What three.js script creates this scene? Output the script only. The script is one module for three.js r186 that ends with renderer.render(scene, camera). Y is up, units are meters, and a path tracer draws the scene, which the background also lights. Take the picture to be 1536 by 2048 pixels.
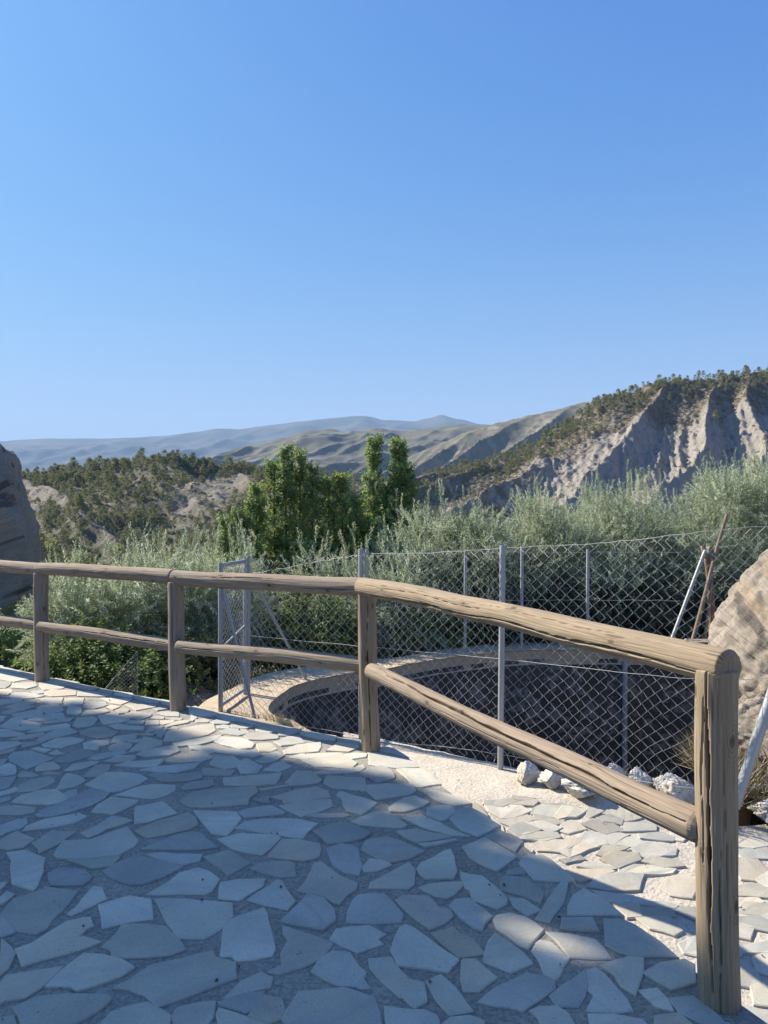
import * as THREE from 'three';
import { mergeVertices, mergeGeometries } from 'three/addons/utils/BufferGeometryUtils.js';
import { createNoise2D, createNoise3D } from 'simplex-noise';

const scene = new THREE.Scene();
// ---------------------------------------------------------------- camera, sky, sun, exposure
const EYE = 1.55;
const camera = new THREE.PerspectiveCamera(66.9, 0.75, 0.05, 40000);
camera.position.set(0, EYE, 0);
camera.lookAt(0, EYE, -10);
scene.add(camera);
const renderer = new THREE.WebGLRenderer();
renderer.toneMapping = THREE.LinearToneMapping;
renderer.toneMappingExposure = 2.1;
renderer.shadowMap.enabled = true;
const SUN_AZ = THREE.MathUtils.degToRad(-58), SUN_EL = THREE.MathUtils.degToRad(38);
const sunDir = new THREE.Vector3(Math.sin(SUN_AZ) * Math.cos(SUN_EL), Math.sin(SUN_EL), -Math.cos(SUN_AZ) * Math.cos(SUN_EL));
const sun = new THREE.DirectionalLight(new THREE.Color().setRGB(1.0, 0.92, 0.79), 5.0);
sun.name = 'sun';
sun.position.copy(sunDir).multiplyScalar(60);
sun.castShadow = true;
Object.assign(sun.shadow.camera, { left: -30, right: 30, top: 30, bottom: -30, near: 1, far: 200 });
sun.shadow.mapSize.set(4096, 4096);
scene.add(sun, sun.target);
{ // clear sky: deep blue overhead, paler to the horizon and round the sun
  const W = 512, H = 256, data = new Float32Array(W * H * 4);
  for (let j = 0; j < H; j++) for (let i = 0; i < W; i++) {
    const el = ((j + 0.5) / H - 0.5) * Math.PI, az = ((i + 0.5) / W - 0.5) * 2 * Math.PI;
    const v = new THREE.Vector3(Math.cos(az) * Math.cos(el), Math.sin(el), Math.sin(az) * Math.cos(el));
    const g = Math.acos(THREE.MathUtils.clamp(v.dot(sunDir), -1, 1)) * 180 / Math.PI;
    const e = Math.max(0, el) * 180 / Math.PI;
    const o = (j * W + i) * 4, glow = Math.exp(-g / 30), air = [0.015 + 0.86 * Math.exp(-e / 9), 0.085 + 0.75 * Math.exp(-e / 15), 0.43 + 0.50 * Math.exp(-e / 28)];
    for (let c = 0; c < 3; c++) {
      const s = (air[c] + glow * [0.38, 0.66, 0.76][c]) / 1.98;
      data[o + c] = el < 0 ? [0.26, 0.25, 0.22][c] : s;
    }
    data[o + 3] = 1;
  }
  const t = new THREE.DataTexture(data, W, H, THREE.RGBAFormat, THREE.FloatType);
  t.mapping = THREE.EquirectangularReflectionMapping; t.magFilter = THREE.LinearFilter; t.needsUpdate = true;
  scene.background = t; scene.environment = t;
}
scene.fog = new THREE.FogExp2(new THREE.Color().setRGB(0.42, 0.66, 1.0), 0.0001);

// ---------------------------------------------------------------- helpers
const V = (x, y, z) => new THREE.Vector3(x, y, z);
const at = (x, d, y = 0) => V(x, y, -d);                 // x to the right, d metres ahead, y up
const { lerp, clamp, smoothstep } = THREE.MathUtils;
function rng(s) { return () => { s = (s + 0x6d2b79f5) | 0; let t = Math.imul(s ^ (s >>> 15), 1 | s); t = (t + Math.imul(t ^ (t >>> 7), 61 | t)) ^ t; return ((t ^ (t >>> 14)) >>> 0) / 4294967296; }; }
const n2 = createNoise2D(rng(11)), n3 = createNoise3D(rng(12));
const fbm2 = (x, y, o = 4) => { let s = 0, a = 0.5, f = 1; for (let i = 0; i < o; i++) { s += a * n2(x * f + i * 17.3, y * f - i * 9.1); a *= 0.5; f *= 2.03; } return s; };
const fbm3 = (x, y, z, o = 4) => { let s = 0, a = 0.5, f = 1; for (let i = 0; i < o; i++) { s += a * n3(x * f + i * 7.7, y * f - i * 3.3, z * f + i * 5.1); a *= 0.5; f *= 2.03; } return s; };
const taken = new Map();
const numbered = (n) => { const k = taken.get(n) ?? 0; taken.set(n, k + 1); return k ? n + '_' + String(k).padStart(3, '0') : n; };
function tag(o, label, category, group, kind) { o.userData.label = label; o.userData.category = category; if (group) o.userData.group = group; if (kind) o.userData.kind = kind; return o; }
function thing(name, label, category, p = V(0, 0, 0), group) { const g = new THREE.Group(); g.name = numbered(name); g.position.copy(p); scene.add(g); return tag(g, label, category, group); }
function mesh(name, geo, mat, parent = scene, kind) { const m = new THREE.Mesh(geo, mat); m.name = parent === scene ? numbered(name) : name; if (kind) m.userData.kind = kind; parent.add(m); return m; }
const structure = (name, geo, mat, parent = scene) => { const m = mesh(name, geo, mat, parent); m.userData.kind = 'structure'; return m; };

// a growing triangle list
class Geo {
  constructor() { this.p = []; this.u = []; this.i = []; this.c = null; }
  v(x, y, z, u = 0, w = 0) { this.p.push(x, y, z); this.u.push(u, w); return this.p.length / 3 - 1; }
  tri(a, b, c) { this.i.push(a, b, c); }
  quad(a, b, c, d) { this.i.push(a, b, c, a, c, d); }
  tube(pts, r, sides = 5, closed = true) {
    const rings = [], t = V(0, 0, 0), a = V(0, 0, 0), b = V(0, 0, 0);
    pts.forEach((q, k) => {
      const r0 = typeof r === 'function' ? r(k / (pts.length - 1)) : r;
      t.subVectors(pts[Math.min(k + 1, pts.length - 1)], pts[Math.max(k - 1, 0)]).normalize();
      a.set(0, 1, 0); if (Math.abs(t.y) > 0.9) a.set(0.3, 0, 1);
      a.cross(t).normalize(); b.crossVectors(t, a);
      const ring = [];
      for (let s = 0; s < sides; s++) { const w = s / sides * 2 * Math.PI, c = Math.cos(w) * r0, d = Math.sin(w) * r0; ring.push(this.v(q.x + a.x * c + b.x * d, q.y + a.y * c + b.y * d, q.z + a.z * c + b.z * d, s / sides, k * 0.1)); }
      rings.push(ring);
    });
    for (let k = 1; k < rings.length; k++) for (let s = 0; s < sides; s++) { const e = (s + 1) % sides; this.quad(rings[k - 1][s], rings[k - 1][e], rings[k][e], rings[k][s]); }
    if (closed && sides > 3) for (const [ring, f] of [[rings[0], 1], [rings[rings.length - 1], 0]]) for (let s = 1; s < sides - 1; s++) f ? this.tri(ring[0], ring[s + 1], ring[s]) : this.tri(ring[0], ring[s], ring[s + 1]);
    return this;
  }
  build(normals = true) {
    const g = new THREE.BufferGeometry();
    g.setAttribute('position', new THREE.Float32BufferAttribute(this.p, 3));
    g.setAttribute('uv', new THREE.Float32BufferAttribute(this.u, 2));
    if (this.c) g.setAttribute('color', new THREE.Float32BufferAttribute(this.c, 3));
    g.setIndex(this.i); if (normals) g.computeVertexNormals();
    return g;
  }
}
// height-field sheet over a grid of nu x nv; f(u, v) gives a Vector3, uv in metres of x, z
function sheet(nu, nv, f, colour) {
  const g = new Geo(); if (colour) g.c = [];
  for (let j = 0; j <= nv; j++) for (let i = 0; i <= nu; i++) { const p = f(i / nu, j / nv); g.v(p.x, p.y, p.z, p.x, -p.z); if (colour) g.c.push(...colour(p, i / nu, j / nv)); }
  for (let j = 0; j < nv; j++) for (let i = 0; i < nu; i++) { const a = j * (nu + 1) + i; g.quad(a, a + 1, a + nu + 2, a + nu + 1); }
  return g.build();
}

// ---------------------------------------------------------------- textures (tiling value noise)
function lattice(seed, n) { const r = rng(seed), a = new Float32Array(n * n); for (let i = 0; i < a.length; i++) a[i] = r(); return a; }
const lat = new Map();
function vn(u, v, px, py, seed) { // u, v in 0..1, px by py cells, tiles
  const key = seed % 97; if (!lat.has(key)) lat.set(key, lattice(key + 1, 256));
  const L = lat.get(key), x = u * px, y = v * py, ix = Math.floor(x), iy = Math.floor(y), fx = x - ix, fy = y - iy;
  const s = fx * fx * (3 - 2 * fx), t = fy * fy * (3 - 2 * fy), m = (a, b) => L[(((b % py) + py) % py % 256) * 256 + (((a % px) + px) % px % 256)];
  return lerp(lerp(m(ix, iy), m(ix + 1, iy), s), lerp(m(ix, iy + 1), m(ix + 1, iy + 1), s), t);
}
const vf = (u, v, p, seed, o = 4, q = p) => { let s = 0, a = 0.5, n = 0; for (let i = 0; i < o; i++) { s += a * vn(u, v, p << i, q << i, seed + i * 7); n += a; a *= 0.55; } return s / n; };
function tex(W, H, f, srgb, repeat) {
  const data = new Uint8Array(W * H * 4);
  for (let j = 0; j < H; j++) for (let i = 0; i < W; i++) {
    const c = f((i + 0.5) / W, (j + 0.5) / H), o = (j * W + i) * 4;
    for (let k = 0; k < 3; k++) { const q = Array.isArray(c) ? c[k] : c; data[o + k] = 255 * clamp(srgb ? (q <= 0.0031308 ? q * 12.92 : 1.055 * Math.pow(q, 1 / 2.4) - 0.055) : q, 0, 1); }
    data[o + 3] = 255;
  }
  const t = new THREE.DataTexture(data, W, H);
  t.wrapS = t.wrapT = THREE.RepeatWrapping; t.magFilter = THREE.LinearFilter; t.minFilter = THREE.LinearMipmapLinearFilter;
  if (srgb) t.colorSpace = THREE.SRGBColorSpace;
  if (repeat) t.repeat.set(repeat[0], repeat[1]);
  t.needsUpdate = true; return t;
}
const mul = (c, k) => [c[0] * k, c[1] * k, c[2] * k], mix = (a, b, t) => [lerp(a[0], b[0], t), lerp(a[1], b[1], t), lerp(a[2], b[2], t)];
const rgb = (r, g, b) => new THREE.Color().setRGB(r, g, b);
const std = (o) => new THREE.MeshStandardMaterial({ roughness: 0.9, metalness: 0, ...o });

// paving slab: pale grey marble, faint cleavage veins, specks and stains
const slabH = (u, v) => { const w = 0.25 * vf(u, v, 3, 5, 3); return 0.55 * vf(u + 0, v, 8, 21, 5) + 0.35 * (1 - Math.abs(2 * vn(u, v + 0 * w, 4, 26, 33) - 1)) + 0.1 * vn(u, v, 200, 200, 40); };
const slabColour = tex(1024, 1024, (u, v) => {
  const cloud = vf(u, v, 3, 50, 5), vein = Math.pow(1 - Math.abs(2 * vf(u, v, 3, 61, 4, 9) - 1), 9), fine = vn(u, v, 240, 240, 70), speck = vn(u, v, 70, 70, 77) > 0.965 ? 0.55 : 1;
  const warm = smoothstep(vf(u, v, 2, 83, 3), 0.52, 0.75);
  let c = mix([0.50, 0.47, 0.385], [0.55, 0.475, 0.355], warm * 0.85);
  c = mul(c, (0.66 + 0.58 * cloud) * (0.9 + 0.2 * fine) * speck);
  return mix(c, [0.34, 0.335, 0.32], 0.45 * vein);
}, true, [1 / 1.1, 1 / 1.1]);
const slabBump = tex(1024, 1024, slabH, false, [1 / 1.1, 1 / 1.1]);
// mortar: grey sand and grit
const gritV = (u, v) => 0.5 * vn(u, v, 90, 90, 90) + 0.32 * vn(u, v, 190, 190, 91) + 0.18 * vf(u, v, 10, 92, 3);
const mortarColour = tex(1024, 1024, (u, v) => { const k = gritV(u, v), s = vf(u, v, 4, 95, 4); return mul(mix([0.24, 0.22, 0.185], [0.34, 0.305, 0.245], s), 0.5 + 1.0 * k); }, true, [1 / 0.9, 1 / 0.9]);
const mortarBump = tex(1024, 1024, gritV, false, [1 / 0.9, 1 / 0.9]);
// rough-cast concrete (beige, pebbled)
const castV = (u, v) => 0.65 * vn(u, v, 56, 56, 101) + 0.35 * vn(u, v, 120, 120, 102);
const castColour = tex(512, 512, (u, v) => mul(mix([0.44, 0.39, 0.31], [0.54, 0.48, 0.395], vf(u, v, 4, 105, 4)), 0.78 + 0.42 * castV(u, v)), true, [1 / 0.85, 1 / 0.85]);
const castBump = tex(512, 512, castV, false, [1 / 0.85, 1 / 0.85]);
// smooth old concrete with lime blotches
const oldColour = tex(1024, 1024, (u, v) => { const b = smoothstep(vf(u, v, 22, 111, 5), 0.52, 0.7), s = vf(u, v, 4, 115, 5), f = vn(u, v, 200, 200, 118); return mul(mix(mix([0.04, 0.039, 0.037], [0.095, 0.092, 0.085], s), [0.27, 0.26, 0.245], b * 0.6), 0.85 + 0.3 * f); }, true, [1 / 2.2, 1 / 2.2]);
const oldBump = tex(512, 512, (u, v) => vf(u, v, 12, 121, 5), false, [1 / 1.1, 1 / 1.1]);
// rock: ochre and grey conglomerate
const rockV = (u, v) => 0.6 * vf(u, v, 6, 131, 6) + 0.4 * Math.pow(1 - Math.abs(2 * vf(u, v, 5, 137, 4) - 1), 3);
const rockColour = tex(1024, 1024, (u, v) => { const s = vf(u, v, 4, 141, 5), o = smoothstep(vf(u, v, 6, 147, 5), 0.5, 0.66), d = smoothstep(vf(u, v, 9, 151, 5), 0.60, 0.72); return mul(mix(mix(mix([0.19, 0.155, 0.12], [0.31, 0.265, 0.21], s), [0.33, 0.215, 0.11], o * 0.3), [0.07, 0.06, 0.05], d * 0.85), 0.8 + 0.4 * vn(u, v, 230, 230, 155)); }, true, [1 / 1.5, 1 / 1.5]);
const rockBump = tex(1024, 1024, rockV, false, [1 / 1.5, 1 / 1.5]);
// limestone rubble: chalky white with tan stains
const chalkColour = tex(512, 512, (u, v) => { const s = vf(u, v, 5, 241, 5), t = smoothstep(vf(u, v, 4, 247, 5), 0.5, 0.68), d = smoothstep(vf(u, v, 11, 251, 4), 0.66, 0.76); return mul(mix(mix(mix([0.44, 0.42, 0.38], [0.58, 0.56, 0.52], s), [0.46, 0.37, 0.25], t * 0.6), [0.2, 0.18, 0.15], d * 0.5), 0.85 + 0.3 * vn(u, v, 150, 150, 255)); }, true, [1 / 0.6, 1 / 0.6]);
// soil and litter
const soilColour = tex(512, 512, (u, v) => { const s = vf(u, v, 5, 161, 5), f = vn(u, v, 150, 150, 165), l = vn(u, v, 60, 60, 167) > 0.86 ? 1.5 : 1; return mul(mix([0.13, 0.10, 0.075], [0.25, 0.205, 0.15], s), (0.7 + 0.6 * f) * l); }, true, [1 / 1.6, 1 / 1.6]);
const soilBump = tex(512, 512, (u, v) => 0.5 * vf(u, v, 20, 171, 4) + 0.5 * vn(u, v, 110, 110, 173), false, [1 / 1.6, 1 / 1.6]);
// weathered timber, grain along v; one repeat round the log, 2 m along
const knots = [[0.16, 0.13, 0.02], [0.62, 0.31, 0.017], [0.38, 0.55, 0.022], [0.85, 0.72, 0.016], [0.25, 0.88, 0.015], [0.5, 0.06, 0.018], [0.05, 0.42, 0.014], [0.72, 0.55, 0.02], [0.9, 0.2, 0.013], [0.3, 0.35, 0.016], [0.55, 0.8, 0.019]];
function woodAt(u, v) {
  let w = 0, k = 0, ring = 0;
  for (const [a, b, r] of knots) { let du = u - a, dv = v - b; du -= Math.round(du); dv -= Math.round(dv); const q = Math.hypot(du * 0.4, dv * 2 * 0.55); w += 0.10 * Math.sign(du) * Math.exp(-q / 0.05) * Math.exp(-Math.abs(du) / 0.12); k = Math.max(k, 1 - smoothstep(q, r * 0.35, r * 0.75)); if (q < r * 2.6) ring = Math.max(ring, (0.5 + 0.5 * Math.sin(q / r * 13)) * (1 - q / (r * 2.6))); }
  const x = u + w * 0.55 + 0.02 * vf(u, v, 3, 181, 3);
  const fine = 0.55 * vn(x, v, 120, 14, 185) + 0.45 * vn(x, v, 250, 40, 187), band = 0.6 * vn(x, v, 30, 6, 189) + 0.4 * vf(u, v, 6, 190, 4), crack = vn(x, v, 96, 9, 191);
  return { fine, band, crack: smoothstep(crack, 0.86, 0.95), k, ring };
}
function woodTex(a, b, dark) {
  return tex(768, 1024, (u, v) => { const q = woodAt(u, v), s = vf(u, v, 3, 195, 4); let c = mix(mix(a, b, clamp(0.6 * q.band + 0.4 * s, 0, 1)), dark, 0.75 * (1 - q.fine) * 0.8 + 0.4 * q.ring); c = mix(c, dark, 0.7 * q.crack); return mix(c, mul(dark, 0.9), 0.75 * q.k); }, true);
}
const woodTan = woodTex([0.26, 0.19, 0.115], [0.46, 0.36, 0.235], [0.075, 0.05, 0.03]);
const woodGrey = woodTex([0.25, 0.185, 0.125], [0.45, 0.36, 0.26], [0.075, 0.05, 0.032]);
const woodBump = tex(768, 1024, (u, v) => { const q = woodAt(u, v); return clamp(0.25 + 0.45 * q.fine + 0.25 * q.band - 0.6 * q.crack - 0.15 * q.k, 0, 1); });
// galvanised steel, patchy
const zincColour = tex(256, 256, (u, v) => mul([0.36, 0.37, 0.37], 0.75 + 0.5 * vf(u, v, 6, 201, 4)), true, [3, 3]);

const M = {
  mortar: std({ map: mortarColour, bumpMap: mortarBump, bumpScale: 0.003, roughness: 1 }),
  cast: std({ map: castColour, bumpMap: castBump, bumpScale: 0.005, roughness: 1 }),
  slabs: [[1, 1, 1], [1.1, 1.06, 1.0], [0.88, 0.9, 0.93], [1.12, 1.10, 1.07], [0.76, 0.77, 0.79], [1.0, 0.94, 0.88], [0.95, 0.97, 0.98], [1.06, 1.05, 1.0], [0.84, 0.82, 0.78]].map((c) => std({ color: rgb(...c), map: slabColour, bumpMap: slabBump, bumpScale: 0.0025, roughness: 0.72 })),
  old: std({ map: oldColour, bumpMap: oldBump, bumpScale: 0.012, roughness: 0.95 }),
  apron: std({ color: rgb(0.95, 0.85, 0.72), map: castColour, bumpMap: castBump, bumpScale: 0.003, roughness: 0.95 }),
  rock: std({ map: rockColour, bumpMap: rockBump, bumpScale: 0.07, roughness: 1 }),
  limestone: std({ map: chalkColour, bumpMap: rockBump, bumpScale: 0.012, roughness: 1 }),
  soil: std({ map: soilColour, bumpMap: soilBump, bumpScale: 0.03, roughness: 1 }),
  woodTan: std({ map: woodTan, bumpMap: woodBump, bumpScale: 0.0016, roughness: 0.85 }),
  woodGrey: std({ map: woodGrey, bumpMap: woodBump, bumpScale: 0.002, roughness: 0.9 }),
  zinc: std({ map: zincColour, roughness: 0.6, metalness: 0.3 }),
  wire: std({ color: rgb(0.46, 0.45, 0.42), roughness: 0.55, metalness: 0.3 }),
  oldPost: std({ color: rgb(0.20, 0.12, 0.075), roughness: 0.95 }),
  bark: std({ color: rgb(0.5, 0.47, 0.43), map: woodGrey, bumpMap: woodBump, bumpScale: 0.02, roughness: 1 }),
  dead: std({ map: woodGrey, bumpMap: woodBump, bumpScale: 0.006, roughness: 0.95 }),
  yellow: std({ color: rgb(0.42, 0.40, 0.05), roughness: 0.5 }),
};
const leafMat = (r) => new THREE.MeshPhysicalMaterial({ color: 0xffffff, roughness: r, transmission: 0.45, thickness: 0, side: THREE.DoubleSide, ior: 1.4 });
M.leafOlive = leafMat(0.95); M.leafGloss = leafMat(0.9); M.leafDry = std({ color: 0xffffff, roughness: 1, side: THREE.DoubleSide });
M.pine = new THREE.MeshPhysicalMaterial({ vertexColors: true, roughness: 0.95, transmission: 0.4, thickness: 0, side: THREE.DoubleSide });

// plan outlines of the paving slabs, centimetres: x, distance, x, distance ...
const TERRACE_SLABS = [[-386,780,-362,762,-336,744,-329,730,-351,746,-377,762],
[-376,758,-328,728,-326,724,-339,710,-357,721],
[-354,713,-343,710,-337,699,-334,683,-340,686],
[-336,702,-318,707,-310,691,-314,681,-330,686],
[-309,718,-307,725,-278,707,-282,692,-312,713],
[-314,707,-307,711,-284,690,-283,682,-297,678,-306,691],
[-282,702,-251,683,-256,675,-280,691],
[-292,669,-291,678,-268,673,-262,657,-280,653,-288,659],
[-319,664,-308,666,-287,654,-292,647,-308,644,-314,652],
[-336,678,-328,681,-321,669,-320,659,-326,658],
[-306,673,-298,677,-292,667,-297,660],
[-264,669,-255,671,-232,659,-235,652,-258,654],
[-249,681,-235,673,-234,664,-247,673],
[-234,673,-217,665,-212,657,-213,650,-229,659],
[-211,657,-185,642,-184,630,-191,632,-208,647],
[-184,641,-176,636,-172,621,-179,628],
[-237,647,-211,645,-209,638,-212,625,-221,630],
[-290,646,-269,649,-262,630,-268,625],
[-266,647,-250,647,-244,625,-255,620],
[-318,642,-300,642,-297,632,-309,623],
[-301,617,-299,631,-289,640,-283,630,-287,618,-296,614],
[-242,625,-240,634,-228,634,-223,623,-229,612,-238,615],
[-209,626,-184,625,-182,617,-194,607],
[-275,613,-275,622,-262,624,-251,607,-252,601,-260,598],
[-296,601,-293,613,-283,620,-278,617,-286,597,-292,595],
[-252,619,-241,617,-234,599,-234,593,-244,597],
[-221,617,-219,623,-211,619,-213,609],
[-209,607,-208,617,-200,608,-199,599,-204,597],
[-231,591,-232,606,-220,610,-214,603,-219,595],
[-199,597,-194,603,-179,596,-178,591,-183,578,-188,584],
[-182,612,-174,617,-171,610,-177,606],
[-175,597,-173,603,-160,602,-156,589,-165,591],
[-285,595,-276,608,-268,606,-262,593,-268,586,-274,580],
[-292,589,-287,590,-284,578,-283,571],
[-267,582,-259,596,-249,600,-242,586,-252,578,-263,578],
[-218,591,-210,594,-193,585,-190,577,-204,566,-215,585],
[-278,561,-280,584,-258,573,-252,568,-248,557,-259,552],
[-251,571,-242,583,-234,582,-234,575,-246,569],
[-226,564,-231,584,-222,588,-216,583,-214,575,-212,563,-221,559],
[-176,582,-175,589,-167,587,-166,582],
[-164,582,-159,586,-152,584,-152,579],
[-189,569,-188,576,-178,576,-177,568],
[-177,576,-168,578,-165,566,-174,566],
[-166,576,-157,577,-155,571,-161,566,-164,569],
[-159,563,-153,576,-145,578,-145,571,-153,564,-156,559],
[-200,564,-195,568,-174,560,-172,552,-191,555],
[-251,546,-248,557,-234,568,-229,564,-228,559,-241,548],
[-275,554,-269,554,-252,543,-253,538,-266,536],
[-169,548,-169,560,-160,561,-160,554,-166,546],
[-154,554,-152,560,-148,557,-148,553],
[-215,549,-211,557,-202,560,-188,546,-189,536,-197,532,-211,541],
[-236,527,-237,538,-234,552,-227,558,-217,548,-218,543,-231,526],
[-162,546,-155,555,-153,532],
[-255,527,-252,536,-240,544,-236,538,-241,531],
[-183,521,-186,536,-174,544,-171,532,-176,524],
[-174,542,-161,543,-161,539,-173,540],
[-149,526,-153,544,-153,551,-134,565,-125,568,-120,551,-123,541,-138,527],
[-228,518,-225,532,-216,535,-205,529,-205,523,-213,511,-224,513],
[-244,522,-229,524,-232,518,-238,511],
[-173,523,-173,528,-166,530,-167,524],
[-165,501,-166,536,-151,527,-149,517,-154,510],
[-259,522,-248,524,-243,519,-244,513,-250,504],
[-201,520,-198,525,-187,525,-184,517,-189,513,-187,506,-196,508],
[-182,514,-178,523,-169,519,-167,511,-169,504,-179,506],
[-141,520,-132,527,-113,539,-114,527,-124,516,-137,513],
[-231,508,-228,511,-218,506,-219,501],
[-158,496,-157,506,-139,516,-133,503,-138,495,-151,492],
[-249,502,-243,508,-241,508,-241,501,-246,496],
[-215,499,-214,506,-206,498,-210,496],
[-238,492,-240,501,-230,505,-209,489,-216,468,-222,474,-233,484],
[-206,484,-202,503,-199,508,-190,503,-185,495,-190,489,-195,480],
[-186,488,-184,497,-173,504,-165,500,-170,495,-179,486],
[-137,486,-133,494,-120,504,-110,502,-113,495,-114,482,-125,482,-134,482],
[-174,482,-170,494,-159,494,-157,488,-159,481],
[-164,474,-158,481,-140,486,-138,482,-140,472,-151,472],
[-240,485,-236,486,-234,477,-235,474],
[-234,476,-231,479,-226,474,-225,472,-233,472],
[-233,471,-224,471,-219,459,-226,456],
[-211,471,-210,479,-205,480,-197,471,-197,468,-208,465],
[-192,466,-191,477,-182,483,-177,481,-182,470,-187,466],
[-176,454,-177,476,-168,476,-166,466,-166,454],
[-215,457,-217,465,-210,462,-204,457,-206,454,-213,455],
[-202,459,-201,464,-192,461,-193,459],
[-184,436,-188,456,-188,460,-180,456,-173,448,-175,439,-182,434],
[-147,466,-139,472,-114,479,-116,469,-124,462,-133,463,-139,465],
[-139,456,-137,462,-127,460,-132,453],
[-225,453,-216,455,-214,446,-212,438,-214,433],
[-203,430,-207,440,-204,451,-196,455,-190,446,-192,438,-195,432],
[-170,442,-165,462,-157,462,-145,458,-138,451,-141,441,-147,432,-152,430,-162,436],
[-132,451,-127,457,-109,461,-107,452,-113,447,-127,446],
[-213,429,-208,437,-206,434,-205,430,-210,424],
[-199,415,-198,425,-192,432,-184,434,-171,420,-173,415,-178,412,-189,413],
[-176,427,-176,431,-172,433,-169,426,-171,421],
[-148,424,-140,437,-133,442,-119,440,-117,432,-120,425,-125,421,-131,422,-143,425],
[-178,398,-178,403,-174,410,-168,425,-164,435,-152,427,-152,418,-156,409,-164,400,-169,395,-175,395],
[-208,420,-204,423,-202,418,-205,414],
[-202,408,-193,410,-184,407,-181,401,-187,398,-197,398],
[-151,401,-151,412,-148,421,-137,418,-132,416,-136,405,-139,398],
[-124,386,-130,407,-119,416,-107,399,-113,395,-118,389],
[-121,378,-114,388,-101,399,-96,393,-93,385,-96,379,-112,370,-115,372],
[-175,377,-176,383,-171,391,-157,398,-152,395,-155,387,-164,382],
[-190,384,-185,391,-181,392,-178,386,-179,381,-185,374],
[-146,375,-140,388,-139,395,-133,393,-127,389,-132,383,-136,380,-137,375,-140,370],
[-181,366,-179,377,-166,368,-168,360,-173,357,-177,359],
[-165,364,-163,368,-162,378,-150,376,-152,367,-153,362,-157,353,-160,359],
[-149,352,-151,366,-139,367,-127,381,-117,366,-117,360,-121,351,-137,347,-146,348],
[-142,346,-129,346,-119,350,-120,340,-127,338,-134,342],
[-172,353,-164,355,-152,347,-148,335,-144,322,-144,318,-149,321,-155,324,-161,336,-166,345],
[-144,333,-142,337,-137,337,-130,335,-125,330,-125,327,-126,323,-138,323,-141,327],
[-121,335,-118,342,-112,350,-98,344,-89,339,-93,332,-96,328,-101,324,-106,324,-114,328],
[-107,351,-101,353,-83,351,-83,345,-89,341,-97,344],
[-109,467,-109,470,-90,466,-91,457,-106,457],
[-114,437,-111,446,-100,449,-97,441,-100,437,-111,433],
[-92,447,-93,453,-61,462,-62,451,-63,443,-74,440,-90,441],
[-70,435,-55,442,-54,440,-67,433],
[-56,445,-52,463,-44,463,-37,449,-38,444,-52,440],
[-42,462,-36,466,-22,467,-13,476,-12,470,-15,463,-24,461,-41,459],
[-34,443,-33,456,-12,452,-10,431,-17,433,-28,436],
[-14,460,-10,469,-2,474,4,467,6,453,-3,445],
[-109,416,-106,428,-99,433,-73,438,-71,430,-74,420,-73,412,-82,410,-95,407,-103,409],
[-62,422,-54,428,-39,437,-32,431,-30,421,-53,413,-54,418],
[-55,410,-43,417,-29,419,-28,409,-33,403,-42,396],
[-26,425,-24,430,-12,421,-4,414,-7,408,-12,398,-19,403,-21,410,-22,418],
[-70,418,-63,423,-61,413,-64,414],
[-75,401,-71,405,-60,410,-52,401,-52,398,-62,396,-70,394],
[-40,396,-35,399,-20,400,-18,397,-22,394,-31,395],
[-99,403,-77,402,-73,393,-74,384,-76,373,-83,375,-88,385],
[-73,381,-69,389,-62,392,-44,392,-34,387,-38,376,-39,369,-47,372,-60,377],
[-34,377,-29,383,-21,388,-13,382,-7,375,-10,369,-21,364,-26,363,-29,370],
[-111,357,-107,363,-99,373,-93,376,-89,375,-84,367,-77,359,-85,357,-100,357],
[-78,368,-70,374,-52,373,-50,370,-52,360,-55,352,-69,357],
[-52,349,-48,367,-41,367,-31,362,-30,357,-30,349,-35,346],
[-26,357,-20,363,-15,361,-12,356,-10,341,-11,332,-17,335,-22,342],
[-81,349,-71,356,-60,343,-64,337,-67,332],
[-58,338,-55,343,-43,345,-40,342,-38,331,-44,330,-53,335],
[-96,315,-90,325,-88,333,-81,338,-76,335,-70,328,-71,318,-73,315,-83,316],
[-68,325,-61,327,-51,328,-51,321,-58,311,-66,312],
[-54,311,-45,327,-43,326,-36,310,-38,303,-47,307],
[-35,318,-32,325,-31,341,-28,343,-20,331,-12,324,-12,319,-16,314,-18,307,-21,309,-24,313,-30,316],
[-161,324,-158,324,-158,319],
[-154,311,-154,316,-150,314,-151,309,-152,307],
[-147,297,-148,307,-148,311,-141,317,-140,320,-126,317,-126,303,-127,296,-126,290,-128,286,-135,288,-143,289],
[-122,300,-121,306,-121,318,-120,321,-117,320,-112,311,-116,306,-120,299],
[-112,306,-103,313,-94,310,-89,296,-97,294,-105,290,-108,299],
[-92,311,-86,311,-68,309,-61,308,-59,298,-61,290,-63,286,-66,283,-76,283,-78,288,-85,300,-89,306],
[-130,275,-126,279,-120,293,-115,296,-113,296,-109,290,-111,287,-112,283,-110,283,-103,280,-107,276,-112,273,-118,269,-123,265,-126,270],
[-139,282,-133,276,-130,272,-128,264,-129,260],
[-100,277,-98,285,-98,291,-94,292,-82,290,-71,275,-76,272,-82,271,-94,270,-96,275],
[-126,255,-126,259,-117,262,-110,264,-111,256,-115,248,-120,247,-121,245],
[-110,254,-108,263,-105,272,-98,271,-91,268,-86,264,-89,259,-95,255,-99,252,-102,254],
[-88,253,-84,258,-79,266,-65,272,-61,274,-59,270,-52,267,-50,258,-57,253,-65,248,-71,244,-76,249,-82,252],
[-107,232,-112,239,-116,243,-110,248,-102,249,-90,249,-88,247,-88,244,-91,239,-95,235],
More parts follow.
